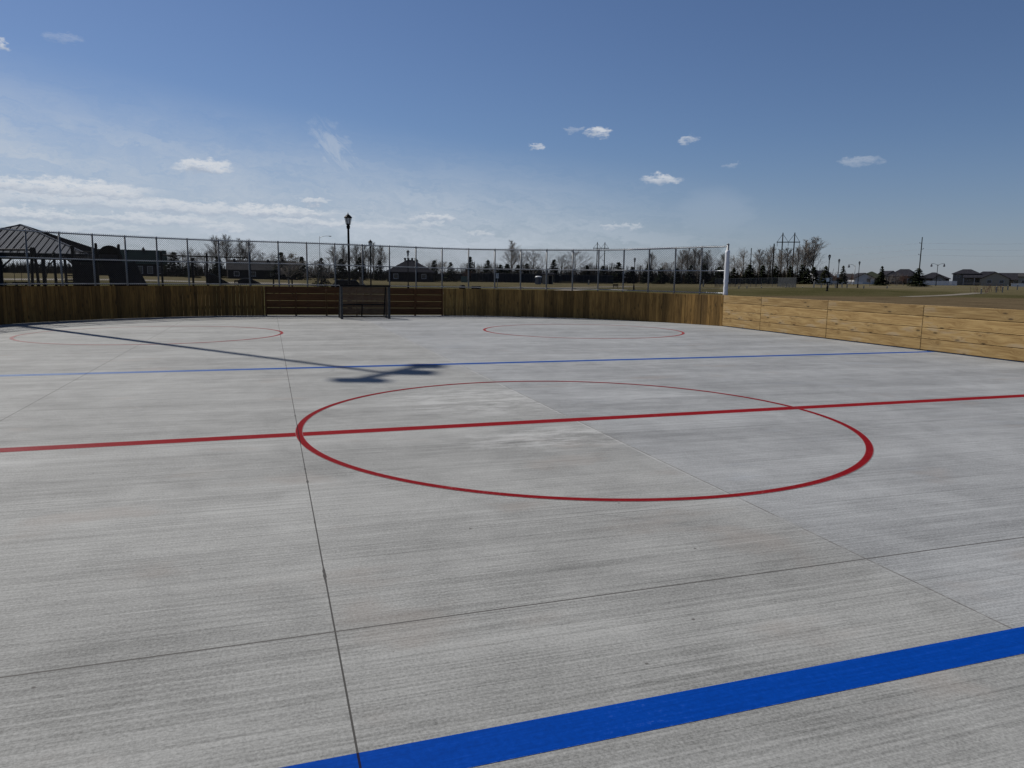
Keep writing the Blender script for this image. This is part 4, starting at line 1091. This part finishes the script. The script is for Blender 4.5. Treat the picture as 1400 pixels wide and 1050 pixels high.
# ------------------------------------------------------------------ low fences and posts
def screen_fence(pxa, da, pxb, db, h, mat, label, posts=8, name='ball_field_fence', solid=True, cat='fence'):
    A, B = gpos(pxa, da), gpos(pxb, db); e = empty(name, A, 0, label, cat)
    D = B-A; n_ = max(2, int(D.length/.16)); m = MB(); ang = math.atan2(D.y, D.x)
    wfill = .13 if solid else .06
    for k in range(n_):
        p = D*((k+.5)/n_); z = terrain(A.x+p.x, A.y+p.y)-A.z
        m.box((p.x, p.y, z+h/2+.05), (wfill, .02, h-.1), ang)
    m.build('screen', mat, e)
    for k in range(posts+1):
        p = D*(k/posts); z = terrain(A.x+p.x, A.y+p.y)-A.z
        q = MB(); q.tube([(p.x, p.y, z-.1), (p.x, p.y, z+h+.06)], .035, 6); q.build('post', 'screengrey', e)
    L = [(D.x*k/20, D.y*k/20, terrain(A.x+D.x*k/20, A.y+D.y*k/20)-A.z+h+.02) for k in range(21)]
    q = MB(); q.tube(L, .03, 6); q.build('top_rail', 'screengrey', e)
screen_fence(585, 215, 640, 212, 2.3, 'screen', 'dark screened fence left of the small green cabinet', 8)
screen_fence(644, 200, 742, 190, 2.4, 'screen', 'dark screened ball field fence left of the portable toilet', 12)
screen_fence(758, 195, 838, 195, 2.3, 'screen', 'dark screened ball field fence below the far pylon', 10)
screen_fence(978, 140, 1064, 132, 1.6, 'screengrey', 'grey slatted fence behind the white padded post', 12, solid=False)
screen_fence(1064, 132, 1089, 120, 1.6, 'screengrey', 'short grey slatted return fence in front of the near pylon', 6, solid=False)
def picket_fence(pxa, da, pxb, db, h, label):
    A, B = gpos(pxa, da), gpos(pxb, db); e = empty('picket_fence', A, 0, label, 'fence'); D = B-A; n_ = int(D.length/.17); ang = math.atan2(D.y, D.x)
    m = MB()
    for k in range(n_): p = D*((k+.5)/n_); m.box((p.x, p.y, h/2), (.15, .03, h), ang)
    m.build('pickets', 'white', e)
    for k in range(9):
        p = D*(k/8); q = MB(); q.box((p.x, p.y+.05, h/2+.05), (.12, .12, h+.1), ang); q.build('post', 'white', e)
picket_fence(1258, 255, 1309, 250, 1.5, 'white board fence before the low hipped house')
picket_fence(1138, 255, 1180, 250, .9, 'low white fence before the white gabled house')
picket_fence(1384, 240, 1425, 236, 1.0, 'low white fence at the right picture edge')
# short pale posts
def stake(px, top, d, w, label, group, mat='pale_wood'):
    g_ = gpos(px, d); h = at(px, top, d).z-g_.z
    e = empty('marker_post', g_, facing(g_), label, 'post', group)
    m = MB(); m.box((0, 0, h/2-.05), (w, w, h+.1-.06)); m.build('post', mat, e)
    m = MB(); m.lathe([(w*.72, 0), (w*.72, .03), (.01, .07)], (0, 0, h-.04), 4, math.pi/4); m.build('cap', mat, e)
G1 = 'short pale posts along the ball field'; G2 = 'white stakes on the right'
for px, top, d, w, lb in ((1011, 391, 112, .16, 'pale post just right of the white padded post'), (1022, 391, 113, .16, 'second pale post right of the white padded post'),
    (1042, 392, 114, .16, 'pale post below the second plain utility pole'), (1075, 392, 115, .16, 'pale post in front of the grey slatted fence'), (1098, 392, 116, .17, 'pale post right of the grey slatted fence'),
    (1159, 388, 118, .17, 'pale post between the signed lamp posts and the third lamp post'), (1182, 390, 118, .18, 'pale post just right of the third lamp post'), (1214, 391, 122, .2, 'pale post below the narrow tan gabled house'),
    (805, 383, 170, .3, 'white post under the far pylon'), (962, 383, 150, .28, 'white post below the right side of the poplar clump')):
    stake(px, top, d, w, lb, G1)
for px, top, d, w, lb in ((1343.5, 394.5, 91, .14, 'nearest white stake, left of all the stakes on the right'), (1364, 391.5, 100, .16, 'left white stake of the pair before the tan gabled house'), (1372.5, 392, 100, .16, 'right white stake of the pair before the tan gabled house'),
    (1379.5, 390, 118, .18, 'white stake behind the pair, below the dark roofed wing'), (1392.5, 389, 120, .16, 'white stake nearest the right picture edge')):
    stake(px, top, d, w, lb, G2)
# post and rail barrier right of the slatted fence
A, B = gpos(1113.5, 116), gpos(1152, 126); e = empty('rail_barrier', A, 0, 'pale post and rail barrier on the green mound behind the signed lamp posts', 'barrier'); D = B-A
for k in range(5):
    p = D*(k/4); z = terrain(A.x+p.x, A.y+p.y)-A.z; hh = 1.05 if k == 0 else .75
    m = MB(); m.box((p.x, p.y, z+hh/2), (.17, .17, hh), math.atan2(D.y, D.x)); m.build('post', 'pale_wood', e)
m = MB(); z = terrain(B.x, B.y)-A.z; m.bar((D.x*.01, D.y*.01, .62), (D.x, D.y, z+.62), .08, .14); m.build('rail', 'pale_wood', e)

# ------------------------------------------------------------------ small park furniture
g_ = gpos(736, 168); e = empty('portable_toilet', g_, facing(g_)-.35, 'grey portable toilet with rounded white roof below the great spreading tree', 'toilet'); s_ = .83
m = MB(); m.box((0, 0, .95*s_), (1.1, 1.1, 1.9*s_)); m.build('cabin', 'bluegrey', e)
m = MB(); m.lathe([(.80, 0), (.80, .06), (.70, .20), (.45, .30), (.1, .33)], (0, 0, 1.9*s_), 12, math.pi/4); m.build('roof', 'white', e, True)
m = MB(); m.box((-.08, -.565, .9*s_), (.7, .03, 1.65*s_)); d_ = m.build('door', 'siding_grey', e); m = MB(); m.box((.2, -.59, .95*s_), (.05, .03, .15)); m.build('handle', 'black', d_)
m = MB(); m.box((-.57, -.42, .95*s_), (.03, .22, 1.86*s_)); m.build('corner_trim', 'white', e)
g_ = gpos(634.5, 196); e = empty('utility_cabinet', g_, facing(g_), 'small green utility cabinet in front of the reddish shrub', 'cabinet')
m = MB(); m.box((0, 0, .75), (1.7, 1.2, 1.5)); m.build('body', 'greenbox', e); m = MB(); m.box((0, 0, 1.54), (1.85, 1.35, .08)); m.build('lid', 'greenbox', e)
g_ = gpos(680, 92); e = empty('sign_box', g_, facing(g_), 'small white box on a post seen beside a fence post', 'box'); zt = at(680, 373.5, 92).z-g_.z
m = MB(); m.tube([(0, 0, -.1), (0, 0, zt-.5)], .035, 6); m.build('post', 'galv', e); m = MB(); m.box((0, 0, zt-.32), (.34, .25, .62)); m.build('box', 'white', e); m = MB(); m.box((.07, -.13, zt-.3), (.07, .02, .4)); m.build('label_strip', 'siding_grey', e)
def bench(px, d, label, w=1.8, rot=0.):
    g_ = gpos(px, d); e = empty('park_bench', g_, facing(g_)+rot, label, 'bench', 'dark park benches')
    m = MB()
    for y in (-.18, 0, .18): m.box((0, y, .45), (w, .15, .04))
    m.build('seat', 'black', e); m = MB()
    for z in (.62, .78): m.box((0, .30, z), (w, .04, .12))
    m.build('backrest', 'black', e)
    for x in (-w*.4, w*.4):
        m = MB(); m.bar((x, -.2, 0), (x, -.2, .44), .06); m.bar((x, .22, 0), (x, .32, .84), .06); m.bar((x, -.22, .41), (x, .26, .41), .05); m.build('leg', 'black', e)
bench(651, 70, 'dark bench on the walkway behind the end boards', .9)
bench(842, 108, 'dark bench right of the far pylon', .8)
bench(304, 88, 'dark bench below the wedge ramp', .6, .6); bench(325, 90, 'dark bench below the left end of the grey roofed house', .6, .6)
g_ = gpos(632, 58); e = empty('waste_bin', g_, 0, 'dark round waste bin behind the boards right of the goal', 'bin'); zt = at(632, 389.5, 58).z-g_.z
m = MB(); m.lathe([(.22, 0), (.27, .1), (.27, zt-.25), (.24, zt-.2)], n=12); m.build('body', 'black', e); m = MB(); m.lathe([(.29, zt-.2), (.29, zt-.14), (.2, zt-.02), (.05, zt)], n=12); m.build('lid', 'black', e)

# skate ramps
def ramp_prism(name, px, d, prof, depth, label, mat='ramp', top=None):
    """prof: outline (x, z) seen from the rink"""
    g_ = gpos(px, d); e = empty(name, g_, facing(g_), label, 'skate ramp', 'skate park ramps')
    n_ = len(prof); m = MB()
    m.add([(x, -depth/2, z) for x, z in prof]+[(x, depth/2, z) for x, z in prof], [tuple(range(n_)), tuple(reversed(range(n_, 2*n_)))]+[(i, n_+i, n_+(i+1) % n_, (i+1) % n_) for i in range(n_)])
    m.build('body', mat, e)
    t = MB()
    for (x0, z0), (x1, z1) in zip(prof[1:-1], prof[2:]):
        v = [(x0, -depth/2-.03, z0+.01), (x1, -depth/2-.03, z1+.01), (x1, depth/2+.03, z1+.01), (x0, depth/2+.03, z0+.01)]
        t.add(v+[(x, y, z+.04) for x, y, z in v], [(3, 2, 1, 0), (4, 5, 6, 7), (0, 1, 5, 4), (1, 2, 6, 5), (2, 3, 7, 6), (3, 0, 4, 7)])
    t.build('riding_surface', top or 'roofsteel', e)
ramp_prism('skate_ramp', 294, 104, [(-1.2, 0), (-1.2, 1.5), (-.2, 1.35), (1.9, .1), (1.9, 0)], 2.4, 'dark wedge ramp with pale sloping top right of a frame post')
ramp_prism('skate_ramp', 341, 112, [(-1.6, 0), (-1.6, .6), (-.6, .9), (.4, .7), (1.6, .1), (1.6, 0)], 2.4, 'low dark ramp left of the low canopy')
ramp_prism('skate_ramp', 473, 100, [(-2.1, 0), (-1.3, .95), (1.3, .95), (1.9, .35), (2.1, 0)], 2.4, 'low dark flat topped ramp left of the second lamp post')
QP = [(-.95, 0), (-.95, 1.35)]+[(.95-1.7*math.cos(a*math.pi/16)+0.0, 1.35-1.3*math.sin(a*math.pi/16)) for a in range(0, 9)]+[(.95, 0)]
ramp_prism('skate_ramp', 502, 92, QP, 2.2, 'tan curved quarter pipe beside the second lamp post', 'ramptan', 'ramptan')
# low canopy
g_ = gpos(386, 62); e = empty('low_canopy', g_, facing(g_), 'low dark gabled canopy on two posts before the near bare tree', 'canopy'); zt = at(380, 376, 62).z-g_.z
m = MB(); v = [(-1.15, zt-.22), (-.4, zt), (1.25, zt-.30)]; n_ = 6
pr_ = v+[(x, z-.13) for x, z in reversed(v)]
m.add([(x, -.6, z) for x, z in pr_]+[(x, .6, z) for x, z in pr_], [tuple(reversed(range(6))), tuple(range(6, 12))]+[(i, (i+1) % 6, 6+(i+1) % 6, 6+i) for i in range(6)]); m.build('roof', 'dark', e)
for x in (-.72, .78):
    m = MB(); m.box((x, 0, (zt-.33)/2), (.12, .12, zt-.33)); m.build('post', 'black', e)
m = MB(); m.box((.03, 0, .55), (1.4, .5, .06)); m.build('shelf', 'dark', e)

# tall play frame (four posts, one beam)
A = gpos(222, 58); e = empty('play_gantry', A, 0, 'tall dark play frame of four posts under one long beam', 'play frame')
B = gpos(344, 58); D = B-A; zb = at(222, 349, 58).z-A.z; ze = at(344, 352.5, 58).z-A.z
for px, ex in ((222, .25), (264, -.2), (284, .2), (342, .15)):
    t = (px-222)/122; p = D*t; z = zb+(ze-zb)*t
    m = MB(); m.tube([(p.x, p.y, -.2), (p.x, p.y, z+ex)], .08, 10); m.lathe([(.09, 0), (.09, .04), (.03, .09)], (p.x, p.y, z+ex-.01), 10); m.build('post', 'black', e)
m = MB(); m.tube([(0, 0, zb), (D.x, D.y, ze)], .05, 8); m.build('beam', 'black', e)
# swing set at the left edge
A = gpos(48, 38); e = empty('swing_set', A, 0, 'dark swing set at the left edge with chains hanging before the pavilion', 'swing set')
B = gpos(-70, 40); D = B-A; zb = at(48, 341.5, 38).z-A.z
ax = D.normalized(); pxv = Vector((-ax.y, ax.x, 0))
for t in (0, 1):
    for sg in (-1, 1):
        p = D*t; q = p+pxv*sg*.16+ax*(.10*sg)
        m = MB(); m.tube([(q.x, q.y, -.2), (p.x+ax.x*.09*sg, p.y+ax.y*.09*sg, zb+.12)], .07, 10); m.build('leg', 'black', e)
m = MB(); m.tube([(0, 0, zb), (D.x, D.y, zb)], .06, 10); m.build('top_beam', 'black', e)
for s0 in (.95, 2.6):
    sw = MB(); c = ax*s0+ax*.25; sw.box((c.x, c.y, .55), (.5, .2, .05), math.atan2(ax.y, ax.x)); so = sw.build('swing_seat', 'dark', e)
    m = MB()
    for k in (0, .5): q = ax*(s0+k); m.tube([(q.x, q.y, zb), (q.x, q.y, .56)], .014, 5)
    m.build('chain', 'black', so)

# play structure with hood and wide slide
d0 = 40.; A = gpos(118, d0); rz = facing(gpos(145, d0))
e = empty('play_structure', A, rz, 'dark play structure with rounded hood and wide slide', 'playground structure')
mpp = d0/FPX*1.02
def LX(px): return (px-118)*mpp
def LZ(py, px=145): return at(px, py, d0).z-A.z
for px, top, y in ((104.5, 337.5, -.6), (104.5, 338, .9), (131.5, 334, -.6), (131.5, 335, .9), (158, 335, -.6), (158, 336, .9)):
    m = MB(); m.tube([(LX(px), y, -.2), (LX(px), y, LZ(top, px))], .065, 10); m.lathe([(.075, 0), (.075, .05), (.04, .08)], (LX(px), y, LZ(top, px)-.02), 10); m.build('post', 'black', e)
m = MB(); m.box(((LX(104)+LX(158))/2, .15, LZ(358)), (LX(158)-LX(104), 1.5, .1)); m.build('deck', 'dark', e)
m = MB(); m.box(((LX(105)+LX(130))/2, -.62, LZ(363, 118)/2), (LX(130)-LX(106), .08, LZ(363, 118))); m.build('climbing_panel', 'dark', e)
m = MB()
for y in (345, 352.5, 355.5, 362.5): m.tube([(LX(105), -.6, LZ(y, 118)), (LX(131), -.6, LZ(y, 118))], .03, 8)
for k in range(6): x = LX(108+k*4); m.tube([(x, -.6, LZ(345, 118)), (x, -.6, LZ(355, 118))], .02, 6)
m.build('guard_rail', 'black', e)
# hood: half barrel over the slide entry
m = MB(); xa, xb = LX(134), LX(160); cx = (xa+xb)/2; rx = (xb-xa)/2; z0 = LZ(347.5); rz_ = LZ(335.5)-z0; N = 14
ring_ = [(cx-rx*math.cos(math.pi*k/N), z0+rz_*math.sin(math.pi*k/N)) for k in range(N+1)]
for k in range(N):
    (x0, za), (x1, zb_) = ring_[k], ring_[k+1]
    o = [(x0, -.75, za), (x1, -.75, zb_), (x1, 1.0, zb_), (x0, 1.0, za)]
    i_ = [(cx+(x-cx)*.93, y, z0+(z-z0)*.93) for x, y, z in o]
    m.add(o+i_, [(0, 1, 2, 3), (7, 6, 5, 4), (0, 4, 5, 1), (2, 6, 7, 3)])
m.add([(x, 1.0, z) for x, z in ring_], [tuple(range(N+1))])
m.build('hood', 'dark', e)
m = MB(); m.box((cx, .98, (LZ(347)+LZ(357))/2), (2*rx*.92, .05, LZ(347)-LZ(357))); m.build('back_panel', 'bluegrey', e)
for sx in (xa-.02, xb+.02):
    m = MB(); m.box((sx, .1, (LZ(347)+LZ(358))/2), (.06, 1.7, LZ(347)-LZ(358))); m.build('side_panel', 'dark', e)
# slide: wide chute falling right and towards the rink
m = MB(); N = 16; rows = []
for k in range(N+1):
    t = k/N; z = LZ(358.5)*(1-(1.30*t-.30*t*t*t))
    z = max(z, .22); x0 = LX(137)+(LX(170)-LX(137))*t**1.1; x1 = LX(176)+(LX(203)-LX(176))*t**1.05; y = -.75-2.6*t
    rows.append([(x0, y, z+.14), (x0+.05, y, z+.14), (x0+.12, y, z), ((x0+x1)/2-.04, y, z), ((x0+x1)/2, y, z+.08), ((x0+x1)/2+.04, y, z), (x1-.12, y, z), (x1-.05, y, z+.14), (x1, y, z+.14), (x1, y, z-.06), (x0, y, z-.06)])
for a, b in zip(rows, rows[1:]):
    K = len(a)
    for k in range(K): m.add([a[k], a[(k+1) % K], b[(k+1) % K], b[k]], [(0, 1, 2, 3)])
m.build('slide', 'dark', e)
m = MB()
for k in range(5): z = .35+k*.4; m.box((LX(95)-.12*k*0+k*.09, -.1, z), (.42, 1.1, .06))
m.build('steps', 'dark', e)
# small climber in front of the pavilion
A = gpos(75, 43); e = empty('play_climber', A, facing(A), 'low play climber with short capped posts before the pavilion', 'playground climber'); q_ = 43/FPX
for px, top in ((62.5, 351.5), (76, 346.5), (88, 351.5)):
    z = at(px, top, 43).z-A.z; x = (px-75)*q_
    m = MB(); m.tube([(x, 0, -.2), (x, 0, z)], .075, 10); m.lathe([(.09, 0), (.09, .05), (.05, .1)], (x, 0, z-.03), 10); m.build('post', 'black', e)
m = MB(); x0, x1 = (64-75)*q_, (76-75)*q_
for y in (-.25, .25): m.tube([(x0+(x1-x0)*k/8, y, 1.1+1.6*math.sin(math.pi*.5*k/8)) for k in range(9)], .025, 6)
for k in range(1, 8): x = x0+(x1-x0)*k/8; z = 1.1+1.6*math.sin(math.pi*.5*k/8); m.tube([(x, -.25, z), (x, .25, z)], .02, 6)
m.build('arch_ladder', 'black', e)
m = MB(); m.box(((82-75)*q_, 0, 1.0), (12*q_, .9, .08)); m.box(((94-75)*q_, 0, 1.25), (9*q_, .7, .07)); m.build('platform', 'dark', e)

# pavilion
dP = 55.; A = gpos(34, dP); e = empty('picnic_pavilion', A, facing(A), 'open picnic pavilion with grey standing seam hip roof at the left edge', 'pavilion'); kx = dP/FPX
def PZ(py, d=dP): return at(34, py, d).z-A.z
hx, hy = 5.5, 5.5; ze_ = at(103, 345.5, 48.2).z-A.z; ht = PZ(307.5); rot = -.286
cs, sn = math.cos(rot), math.sin(rot)
def PR(x, y, z): return (x*cs-y*sn, x*sn+y*cs, z)
corners = [(-hx, -hy), (hx, -hy), (hx, hy), (-hx, hy)]
m = MB(); rl = .06
tops = [PR(-rl, 0, ht), PR(rl, 0, ht)]
vv = [PR(x, y, ze_) for x, y in corners]+tops
m.add(vv, [(0, 1, 5, 4), (1, 2, 5), (2, 3, 4, 5), (3, 0, 4)])
lo = [PR(x, y, ze_-.03) for x, y in corners]+[PR(-rl, 0, ht-.1), PR(rl, 0, ht-.1)]
m.add(lo, [(4, 5, 1, 0), (5, 2, 1), (5, 4, 3, 2), (4, 0, 3)])
# standing seams
sm_ = MB()
def seam(p, q): sm_.bar(Vector(p)+Vector((0, 0, .02)), Vector(q)+Vector((0, 0, .02)), .028, .05)
for side in range(4):
    x0, y0 = corners[side]; x1, y1 = corners[(side+1) % 4]; ns = 26
    for k in range(1, ns):
        t = k/ns; bx, by = x0+(x1-x0)*t, y0+(y1-y0)*t
        inx, iny = -(y1-y0), (x1-x0); L = math.hypot(inx, iny); inx /= L; iny /= L
        half = hy if side in (0, 2) else hx
        # run until the hip line or ridge
        u = min(t, 1-t)*2
        along = hx if side in (0, 2) else hy; lim = (along-rl)/along if side in (0, 2) else 1.
        f = min(1., u/lim)
        seam(PR(bx, by, ze_), PR(bx+inx*half*f, by+iny*half*f, ze_+(ht-ze_)*f))
for i, tp in ((0, 0), (1, 1), (2, 1), (3, 0)): m.bar(vv[i], tops[tp], .16, .08)
m.bar(tops[0], tops[1], .2, .1)
ro_ = m.build('roof', 'roofsteel', e); sm_.build('standing_seams', 'siding_dark', ro_)
m = MB()
for i in range(4):
    a = Vector(PR(*corners[i], ze_-.16)); b = Vector(PR(*corners[(i+1) % 4], ze_-.16)); m.bar(a*.985, b*.985 if False else b, .10, .26)
m.build('fascia', 'black', e)
for x, y in ((-4.8, -4.8), (0, -4.8), (4.8, -4.8), (4.8, 0), (4.8, 4.8), (0, 4.8), (-4.8, 4.8)):
    p = PR(x, y, 0); m = MB(); m.box((p[0], p[1], (ze_-.1)/2), (.2, .2, ze_-.1), rot); po = m.build('post', 'black', e)
    m = MB()
    for sg in (-1, 1):
        a = PR(x, y, ze_-1.1); b = PR(x+sg*.9, y, ze_-.2); m.bar(a, b, .09)
    m.build('brace', 'black', po)
m = MB(); m.box((0, 0, .03), (2*hx+1, 2*hy+1, .12), rot); m.build('slab', 'path', e)
def picnic(x, y, label, rz2):
    p = PR(x, y, .09); P = A+Matrix.Rotation(facing(A), 3, 'Z') @ Vector(p)
    t = empty('picnic_table', P, facing(A)+rz2, label, 'picnic table', 'picnic tables under the pavilion')
    m = MB(); [m.box((0, y_, .75), (1.8, .14, .045)) for y_ in (-.3, -.15, 0, .15, .3)]; m.build('table_top', 'dark', t)
    for sg in (-1, 1): m = MB(); m.box((0, sg*.65, .45), (1.8, .26, .045)); m.build('seat', 'dark', t)
    for sx in (-.65, .65):
        m = MB(); m.bar((sx, -.25, .73), (sx, -.62, 0), .07); m.bar((sx, .25, .73), (sx, .62, 0), .07); m.bar((sx, -.75, .41), (sx, .75, .41), .06); m.build('leg', 'black', t)
picnic(-2.6, -2.2, 'leftmost picnic table under the pavilion near its front edge', .1); picnic(.6, -1.6, 'picnic table under the middle of the pavilion', .1); picnic(2.9, .6, 'picnic table under the right side of the pavilion', .2); picnic(-1.2, 1.9, 'rearmost picnic table under the pavilion', .1)

# ------------------------------------------------------------------ light and sky
sun = bpy.data.lights.new('sun', 'SUN'); sun.energy = 5.0; sun.angle = R_(.53); sun.color = (1., .955, .88)
so = bpy.data.objects.new('sun', sun); COL.objects.link(so); so.rotation_euler = (-sdir).to_track_quat('-Z', 'Y').to_euler(); so.location = sdir*60
world = bpy.data.worlds.new('World'); scene.world = world; world.use_nodes = True
t = NT(tree=world.node_tree); t.n.clear()
sky = t.node('ShaderNodeTexSky', sky_type='NISHITA'); sky.sun_disc = False; sky.sun_elevation = SUN_EL; sky.sun_rotation = SUN_AZ % (2*math.pi)
sky.altitude = 300; sky.air_density = 1.0; sky.dust_density = .35; sky.ozone_density = 3.0
gen = t.node('ShaderNodeTexCoord').outputs['Generated']
X, Y, Z = t.sep(gen)
AZ = t.math('MULTIPLY', t.math('ARCTAN2', X, Y), 57.29578); EL = t.math('MULTIPLY', t.math('ARCSINE', Z), 57.29578)
p1 = t.comb(AZ, t.math('MULTIPLY', EL, 2.2), 0.)
w1 = t.math('SUBTRACT', t.noise(p1, .55, 4., .6), .5); w2 = t.math('SUBTRACT', t.noise(t.vec('ADD', p1, (31., 7., 2.)), .8, 5., .65), .5)
AZd = t.math('ADD', AZ, t.math('MULTIPLY', w1, 3.0)); ELd = t.math('ADD', EL, t.math('MULTIPLY', w2, 1.5))
det = t.noise(t.comb(AZ, t.math('MULTIPLY', EL, 2.5), 4.), 1.7, 6., .68)
def azel(px, py):
    v = ray(px, py).normalized(); return math.degrees(math.atan2(v.x, v.y)), math.degrees(math.asin(v.z))
CL = [ # px, py, half width, half height, density
 (818, 180, 22, 7, 1.), (940, 191, 15, 4, .6), (738, 201, 9, 3.5, .7), (902, 246, 28, 7, .9), (277, 228, 36, 8, 1.), (1172, 221, 24, 6, .33), (783, 176, 12, 4, .3), (999, 226, 10, 3, .25),
 (427, 276, 26, 5, .8), (594, 297, 30, 5, .8), (590, 307, 22, 3.5, .5), (850, 310, 34, 3.5, .55), (660, 320, 22, 3, .5), (2, 62, 12, 7, .9), (86, 52, 22, 6, .22),
 (60, 256, 130, 11, 1.), (250, 284, 90, 9, .75), (380, 290, 80, 8, .95), (90, 274, 110, 7, .6), (30, 292, 80, 7, .8), (190, 300, 110, 6, .65), (430, 305, 70, 6, .7), (310, 313, 36, 5.5, .55), (530, 311, 60, 5, .45), (110, 312, 90, 5, .45), (-150, 262, 120, 16, .9), (-260, 290, 150, 12, .8)]
mask = None; topm = None
for px, py, hw, hh, dn in CL:
    a, e_ = azel(px, py); sa = hw*.0578*1.05; se = hh*.0578*1.2
    dx = t.math('MULTIPLY', t.math('SUBTRACT', AZd, a), 1/sa); dy = t.math('MULTIPLY', t.math('SUBTRACT', ELd, e_), 1/se)
    q = t.math('ADD', t.math('MULTIPLY', dx, dx), t.math('MULTIPLY', dy, dy))
    k = t.ramp(q, .25, 1.05, dn, 0.)
    li = t.math('MULTIPLY', k, t.ramp(dy, -.85, .35))
    if mask is None: mask, topm = k, li
    else:
        mask = t.math('MAXIMUM', mask, k); topm = t.math('MAXIMUM', topm, li)
mask = t.math('MULTIPLY', mask, t.ramp(det, .30, .56, .22, 1.), clamp=True)
lit = t.math('DIVIDE', topm, t.math('MAXIMUM', t.math('ADD', mask, .04), .05), clamp=True)
# thin high veil, thickest low on the left, with feathered streaks
fib = t.math('ADD', EL, t.math('ADD', t.math('MULTIPLY', AZ, .13), t.math('MULTIPLY', w1, 3.)))
veil1 = t.noise(t.comb(t.math('MULTIPLY', AZ, .07), t.math('MULTIPLY', fib, .42), 8.), 1., 7., .66, .9)
veil2 = t.noise(t.comb(t.math('MULTIPLY', AZ, .22), t.math('MULTIPLY', fib, 1.9), 3.), 1., 5., .65, .5)
veiln = t.math('ADD', t.math('MULTIPLY', veil1, .68), t.math('MULTIPLY', veil2, .32))
edge_el = t.math('MINIMUM', t.math('ADD', 9.4, t.math('MULTIPLY', AZ, -.125)), 12.)
low = t.ramp(t.math('SUBTRACT', EL, edge_el), -5.5, 3.2, 1., 0.)
azf = t.math('MULTIPLY', t.ramp(AZ, 14., 44., 1., .12), t.ramp(AZ, -90., -50., .3, 1.))
veil = t.math('MULTIPLY', t.math('MULTIPLY', low, t.ramp(veiln, .36, .60, .48, 1.)), azf)
a1, e1 = azel(468, 222)
fx = t.math('SUBTRACT', t.math('ADD', AZd, t.math('MULTIPLY', t.math('SUBTRACT', EL, e1), .55)), a1); fy = t.math('SUBTRACT', EL, e1)
fe = t.ramp(t.math('ADD', t.math('POWER', t.math('MULTIPLY', t.math('ABSOLUTE', fx), 1/1.9), 2.), t.math('POWER', t.math('MULTIPLY', t.math('ABSOLUTE', fy), 1/3.6), 2.)), 0., 1., .62, 0.)
a3, e3 = azel(975, 295)
gx_ = t.math('SUBTRACT', AZd, a3); gy_ = t.math('SUBTRACT', EL, e3)
fe2 = t.ramp(t.math('ADD', t.math('POWER', t.math('MULTIPLY', t.math('ABSOLUTE', gx_), 1/4.2), 2.), t.math('POWER', t.math('MULTIPLY', t.math('ABSOLUTE', gy_), 1/2.6), 2.)), 0., 1., .22, 0.)
veil = t.math('MAXIMUM', t.math('MAXIMUM', veil, t.math('MULTIPLY', fe, t.ramp(t.noise(t.comb(t.math('MULTIPLY', AZ, .5), t.math('ADD', EL, AZ), 1.), .9, 6., .7, .6), .36, .60, .1, 1.))), fe2)
skyc = sky.outputs[0]
# grey lilac murk close to the horizon
hz = t.math('MULTIPLY', t.ramp(EL, -1., 11., 1., 0.), .42)
skyc = t.mix(hz, skyc, (4.3, 4.6, 5.6))
bg = t.node('ShaderNodeBackground'); t.link(t.mix(1., skyc, (.84, .91, 1.08), 'MULTIPLY'), bg.inputs[0]); bg.inputs[1].default_value = .060
vb = t.node('ShaderNodeBackground'); vb.inputs[0].default_value = (.50, .555, .63, 1); vb.inputs[1].default_value = 1.
cb = t.node('ShaderNodeBackground'); t.link(t.mix(lit, (.36, .42, .52), (.68, .70, .73)), cb.inputs[0]); cb.inputs[1].default_value = 1.
m1 = t.node('ShaderNodeMixShader'); t.link(t.math('MULTIPLY', veil, .86), m1.inputs[0]); t.link(bg.outputs[0], m1.inputs[1]); t.link(vb.outputs[0], m1.inputs[2])
m2 = t.node('ShaderNodeMixShader'); t.link(t.math('MULTIPLY', mask, .84), m2.inputs[0]); t.link(m1.outputs[0], m2.inputs[1]); t.link(cb.outputs[0], m2.inputs[2])
out = t.node('ShaderNodeOutputWorld'); t.link(m2.outputs[0], out.inputs[0])

vs = scene.view_settings; vs.view_transform = 'Standard'; vs.look = 'None'; vs.exposure = 0.; vs.gamma = 1.; vs.use_curve_mapping = False
scene.render.engine = 'CYCLES'
